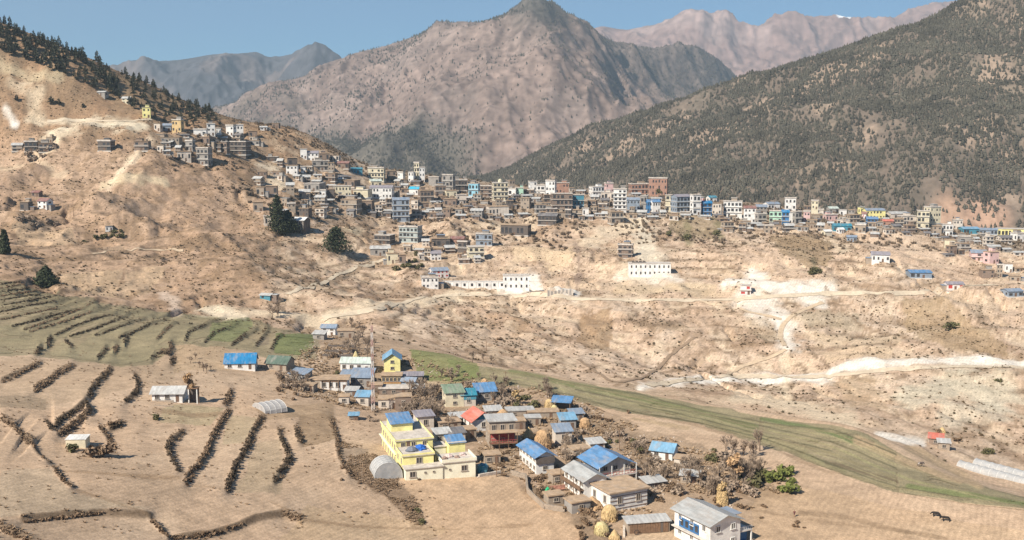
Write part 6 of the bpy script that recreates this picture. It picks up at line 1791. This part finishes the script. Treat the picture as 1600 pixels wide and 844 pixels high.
# ------------------------------------------------------------------ plastic houses
M_PLAST = mat('greenhouse_plastic', (0.36,0.355,0.35), 0.7, 0.15, 1.0, spec=0.1, dirt=(0.50,0.46,0.42), dirt_amt=0.5); M_PLASTG = mat('dusty_plastic', (0.38,0.36,0.345), 0.5, 0.2, 0.8, spec=0.3)
def tunnel(x, y, L, w, h, rz_, m, label, bays=6):
    p = hit(x, y); root = empty('greenhouse', p, R(rz_))
    n = 10; mb = MB()
    nb = bays*2
    for i in range(nb+1):
        yy = -L/2+L*i/nb; sag = 0.0 if i % 2 == 0 else -0.10
        for k in range(n+1):
            a = math.pi*k/n
            mb.v.append((-math.cos(a)*w/2, yy, -0.3+max(0, math.sin(a))**0.75*(h+0.3+sag)))
    for i in range(nb):
        for k in range(n):
            a = i*(n+1)+k; mb.f.append((a, a+1, a+n+2, a+n+1))
    mb.f.append(tuple(range(n, -1, -1))); mb.f.append(tuple(nb*(n+1)+k for k in range(n+1)))
    mb.build('cover', m, root)
    for i in range(bays+1):
        yy = -L/2+L*i/bays; rb = MB()
        for k in range(n):
            a, b = math.pi*k/n, math.pi*(k+1)/n
            f = lambda t: (-math.cos(t)*(w/2+0.03), yy, -0.3+max(0, math.sin(t))**0.75*(h+0.33))
            rb.tube(f(a), f(b), 0.045, 0.045, 4)
        rb.build('hoop', M_FRAMEW, root)
    tag(root, label, 'greenhouse', 'plastic greenhouses')
tunnel(603, 741, 6.5, 7.2, 4.0, 18, M_PLAST, 'short white plastic tunnel against the yellow building', 4)
tunnel(421, 640, 7.0, 8.5, 2.4, -50, M_PLASTG, 'low dusty plastic tunnel in the fields right of the tin hut', 4)
tunnel(1562, 746, 26.0, 3.8, 2.0, 36, M_PLAST, 'long white plastic tunnel at the right edge, nearer of two', 10)
tunnel(1587, 743, 26.0, 3.8, 2.1, 36, M_PLAST, 'long white plastic tunnel at the right edge, farther of two', 10)

# ------------------------------------------------------------------ mast, poles
p = hit(583, 642); mast = empty('lattice_mast', p, R(20))
s_px = scale_at(p); MH = 136/s_px; nseg = 12
for i in range(nseg):
    z0, z1 = MH*i/nseg, MH*(i+1)/nseg; a0, a1 = 0.45*(1-0.5*i/nseg), 0.45*(1-0.5*(i+1)/nseg)
    mb = MB(); cs = [(-1,-1),(1,-1),(1,1),(-1,1)]
    for k in range(4):
        (x, y), (x2, y2) = cs[k], cs[(k+1) % 4]
        mb.tube((x*a0,y*a0,z0), (x*a1,y*a1,z1), 0.07, 0.07, 4); mb.tube((x*a0,y*a0,z0), (x2*a1,y2*a1,z1), 0.04, 0.04, 4); mb.tube((x2*a0,y2*a0,z0), (x*a1,y*a1,z1), 0.04, 0.04, 4)
    mb.build('mast_section', mat('mast_red', (0.46,0.30,0.26), 0.6, 0.1, 1) if i % 2 else mat('mast_white', (0.60,0.54,0.50), 0.6, 0.1, 1), mast)
tag(mast, 'tall thin pale and faded red lattice mast in the middle of the village', 'mast')
for x, y, hpx, lab in ((968,704,36,'timber power pole behind the shining blue roof'),(115,338,26,'slim power pole on the dry hill foot'),(776,745,36,'timber pole in front of the stone house'),(790,600,20,'pole at the edge of the green plot'),(1210,330,26,'power pole at the town edge'),(760,548,16,'slim pole on the slope above the crop')):
    p = hit(x, y); h_ = hpx/scale_at(p); r = empty('power_pole', p)
    MB().tube((0,0,-0.6), (0,0,h_), 0.13, 0.09, 6).build('pole', M_TIMBER, r); MB().box(-0.9, 0.9, -0.05, 0.05, h_-0.6, h_-0.48).build('crossarm', M_TIMBER, r)
    tag(r, lab, 'pole')

# ------------------------------------------------------------------ living things
import bmesh
def skin_obj(name, verts, edges, radii, m, root_i=0, parent=None, loc=None, rz=0.0, sub=1):
    me = bpy.data.meshes.new(name); bm = bmesh.new(); lay = bm.verts.layers.skin.verify()
    vs = []
    for i, (co, r_) in enumerate(zip(verts, radii)):
        vv = bm.verts.new(co); vv[lay].radius = (r_, r_) if not isinstance(r_, tuple) else r_; vv[lay].use_root = (i == root_i); vs.append(vv)
    for a, b in edges: bm.edges.new((vs[a], vs[b]))
    bm.to_mesh(me); bm.free(); me.materials.append(m)
    o = bpy.data.objects.new(name, me); link(o, parent)
    if loc is not None: o.location = loc
    o.rotation_euler.z = rz
    o.modifiers.new('skin', 'SKIN'); sb = o.modifiers.new('smooth', 'SUBSURF'); sb.levels = sb.render_levels = sub
    return o
COWV = [(0,0,.98),(.45,0,1.0),(.75,0,1.06),(-.45,0,1.0),(-.78,0,.98),(1.05,0,.98),(1.22,0,.72),(1.42,0,.52),
        (.62,.20,.72),(.64,.21,.38),(.60,.21,.03),(.62,-.20,.72),(.56,-.21,.38),(.58,-.21,.03),
        (-.66,.20,.75),(-.80,.21,.42),(-.74,.21,.03),(-.66,-.20,.75),(-.76,-.21,.42),(-.70,-.21,.03),(-.98,0,.70),(-1.0,0,.42),(1.15,.13,.88),(1.15,-.13,.88)]
COWE = [(0,1),(1,2),(0,3),(3,4),(2,5),(5,6),(6,7),(2,8),(8,9),(9,10),(2,11),(11,12),(12,13),(4,14),(14,15),(15,16),(4,17),(17,18),(18,19),(4,20),(20,21),(5,22),(5,23)]
COWR = [.34,.33,.28,.34,.27,.16,.14,.09,.13,.075,.06,.13,.075,.06,.15,.075,.06,.15,.075,.06,.03,.025,.04,.04]
M_COW = mat('black_hide', (0.025,0.02,0.018), 0.7, 0.3, 2); M_COW2 = mat('pied_hide', (0.12,0.09,0.075), 0.7, 0.5, 2, dirt=(0.55,0.5,0.45), dirt_amt=0.9)
for i, (x, y, a, m, lab) in enumerate(((1463,808,R(150),M_COW,'black cow grazing in the right field, upper of two'),(1478,815,R(158),M_COW,'black cow grazing in the right field, lower of two'),(1438,729,R(20),M_COW2,'dark and white cow grazing on the green crop slope'))):
    o = skin_obj('cow', COWV, COWE, COWR, m, 0, None, hit(x, y), a); tag(o, lab, 'cow', 'grazing cows')
p = hit(1241, 808); per = empty('person', p, R(70)); tag(per, 'person in dark clothes walking alone across the right field', 'person')
BV = [(0,0,.95),(0,0,1.15),(0,0,1.40),(0,0,1.52),(.02,0,1.64),(0,.19,1.40),(.04,.25,1.13),(.14,.24,.90),(0,-.19,1.40),(-.05,-.25,1.13),(.02,-.24,.88),(0,.10,.90),(.12,.10,.50),(.10,.10,.06),(.22,.10,.03),(0,-.10,.90),(-.06,-.10,.50),(-.18,-.10,.08),(-.08,-.10,.03)]
BE = [(0,1),(1,2),(2,3),(3,4),(2,5),(5,6),(6,7),(2,8),(8,9),(9,10),(0,11),(11,12),(12,13),(13,14),(0,15),(15,16),(16,17),(17,18)]
BR = [.13,.13,.13,.055,.10,.07,.05,.04,.07,.05,.04,.095,.065,.05,.04,.095,.065,.05,.04]
skin_obj('body', BV, BE, BR, mat('skin', (0.28,0.16,0.10), 0.6, 0.1, 4), 0, per, sub=2)
skin_obj('coat', [BV[i] for i in (0,1,2,5,6,8,9)]+[(0,0,.62)], [(0,1),(1,2),(2,3),(3,4),(2,5),(5,6),(0,7)], [.18,.165,.165,.09,.07,.09,.07,.20], mat('dark_coat', (0.10,0.035,0.04), 0.9, 0.2, 3), 0, per)
skin_obj('hair', [(.0,0,1.68),(-.02,0,1.73)], [(0,1)], [.105,.08], mat('black_hair', (0.015,0.012,0.01), 0.6, 0.1, 4), 0, per)
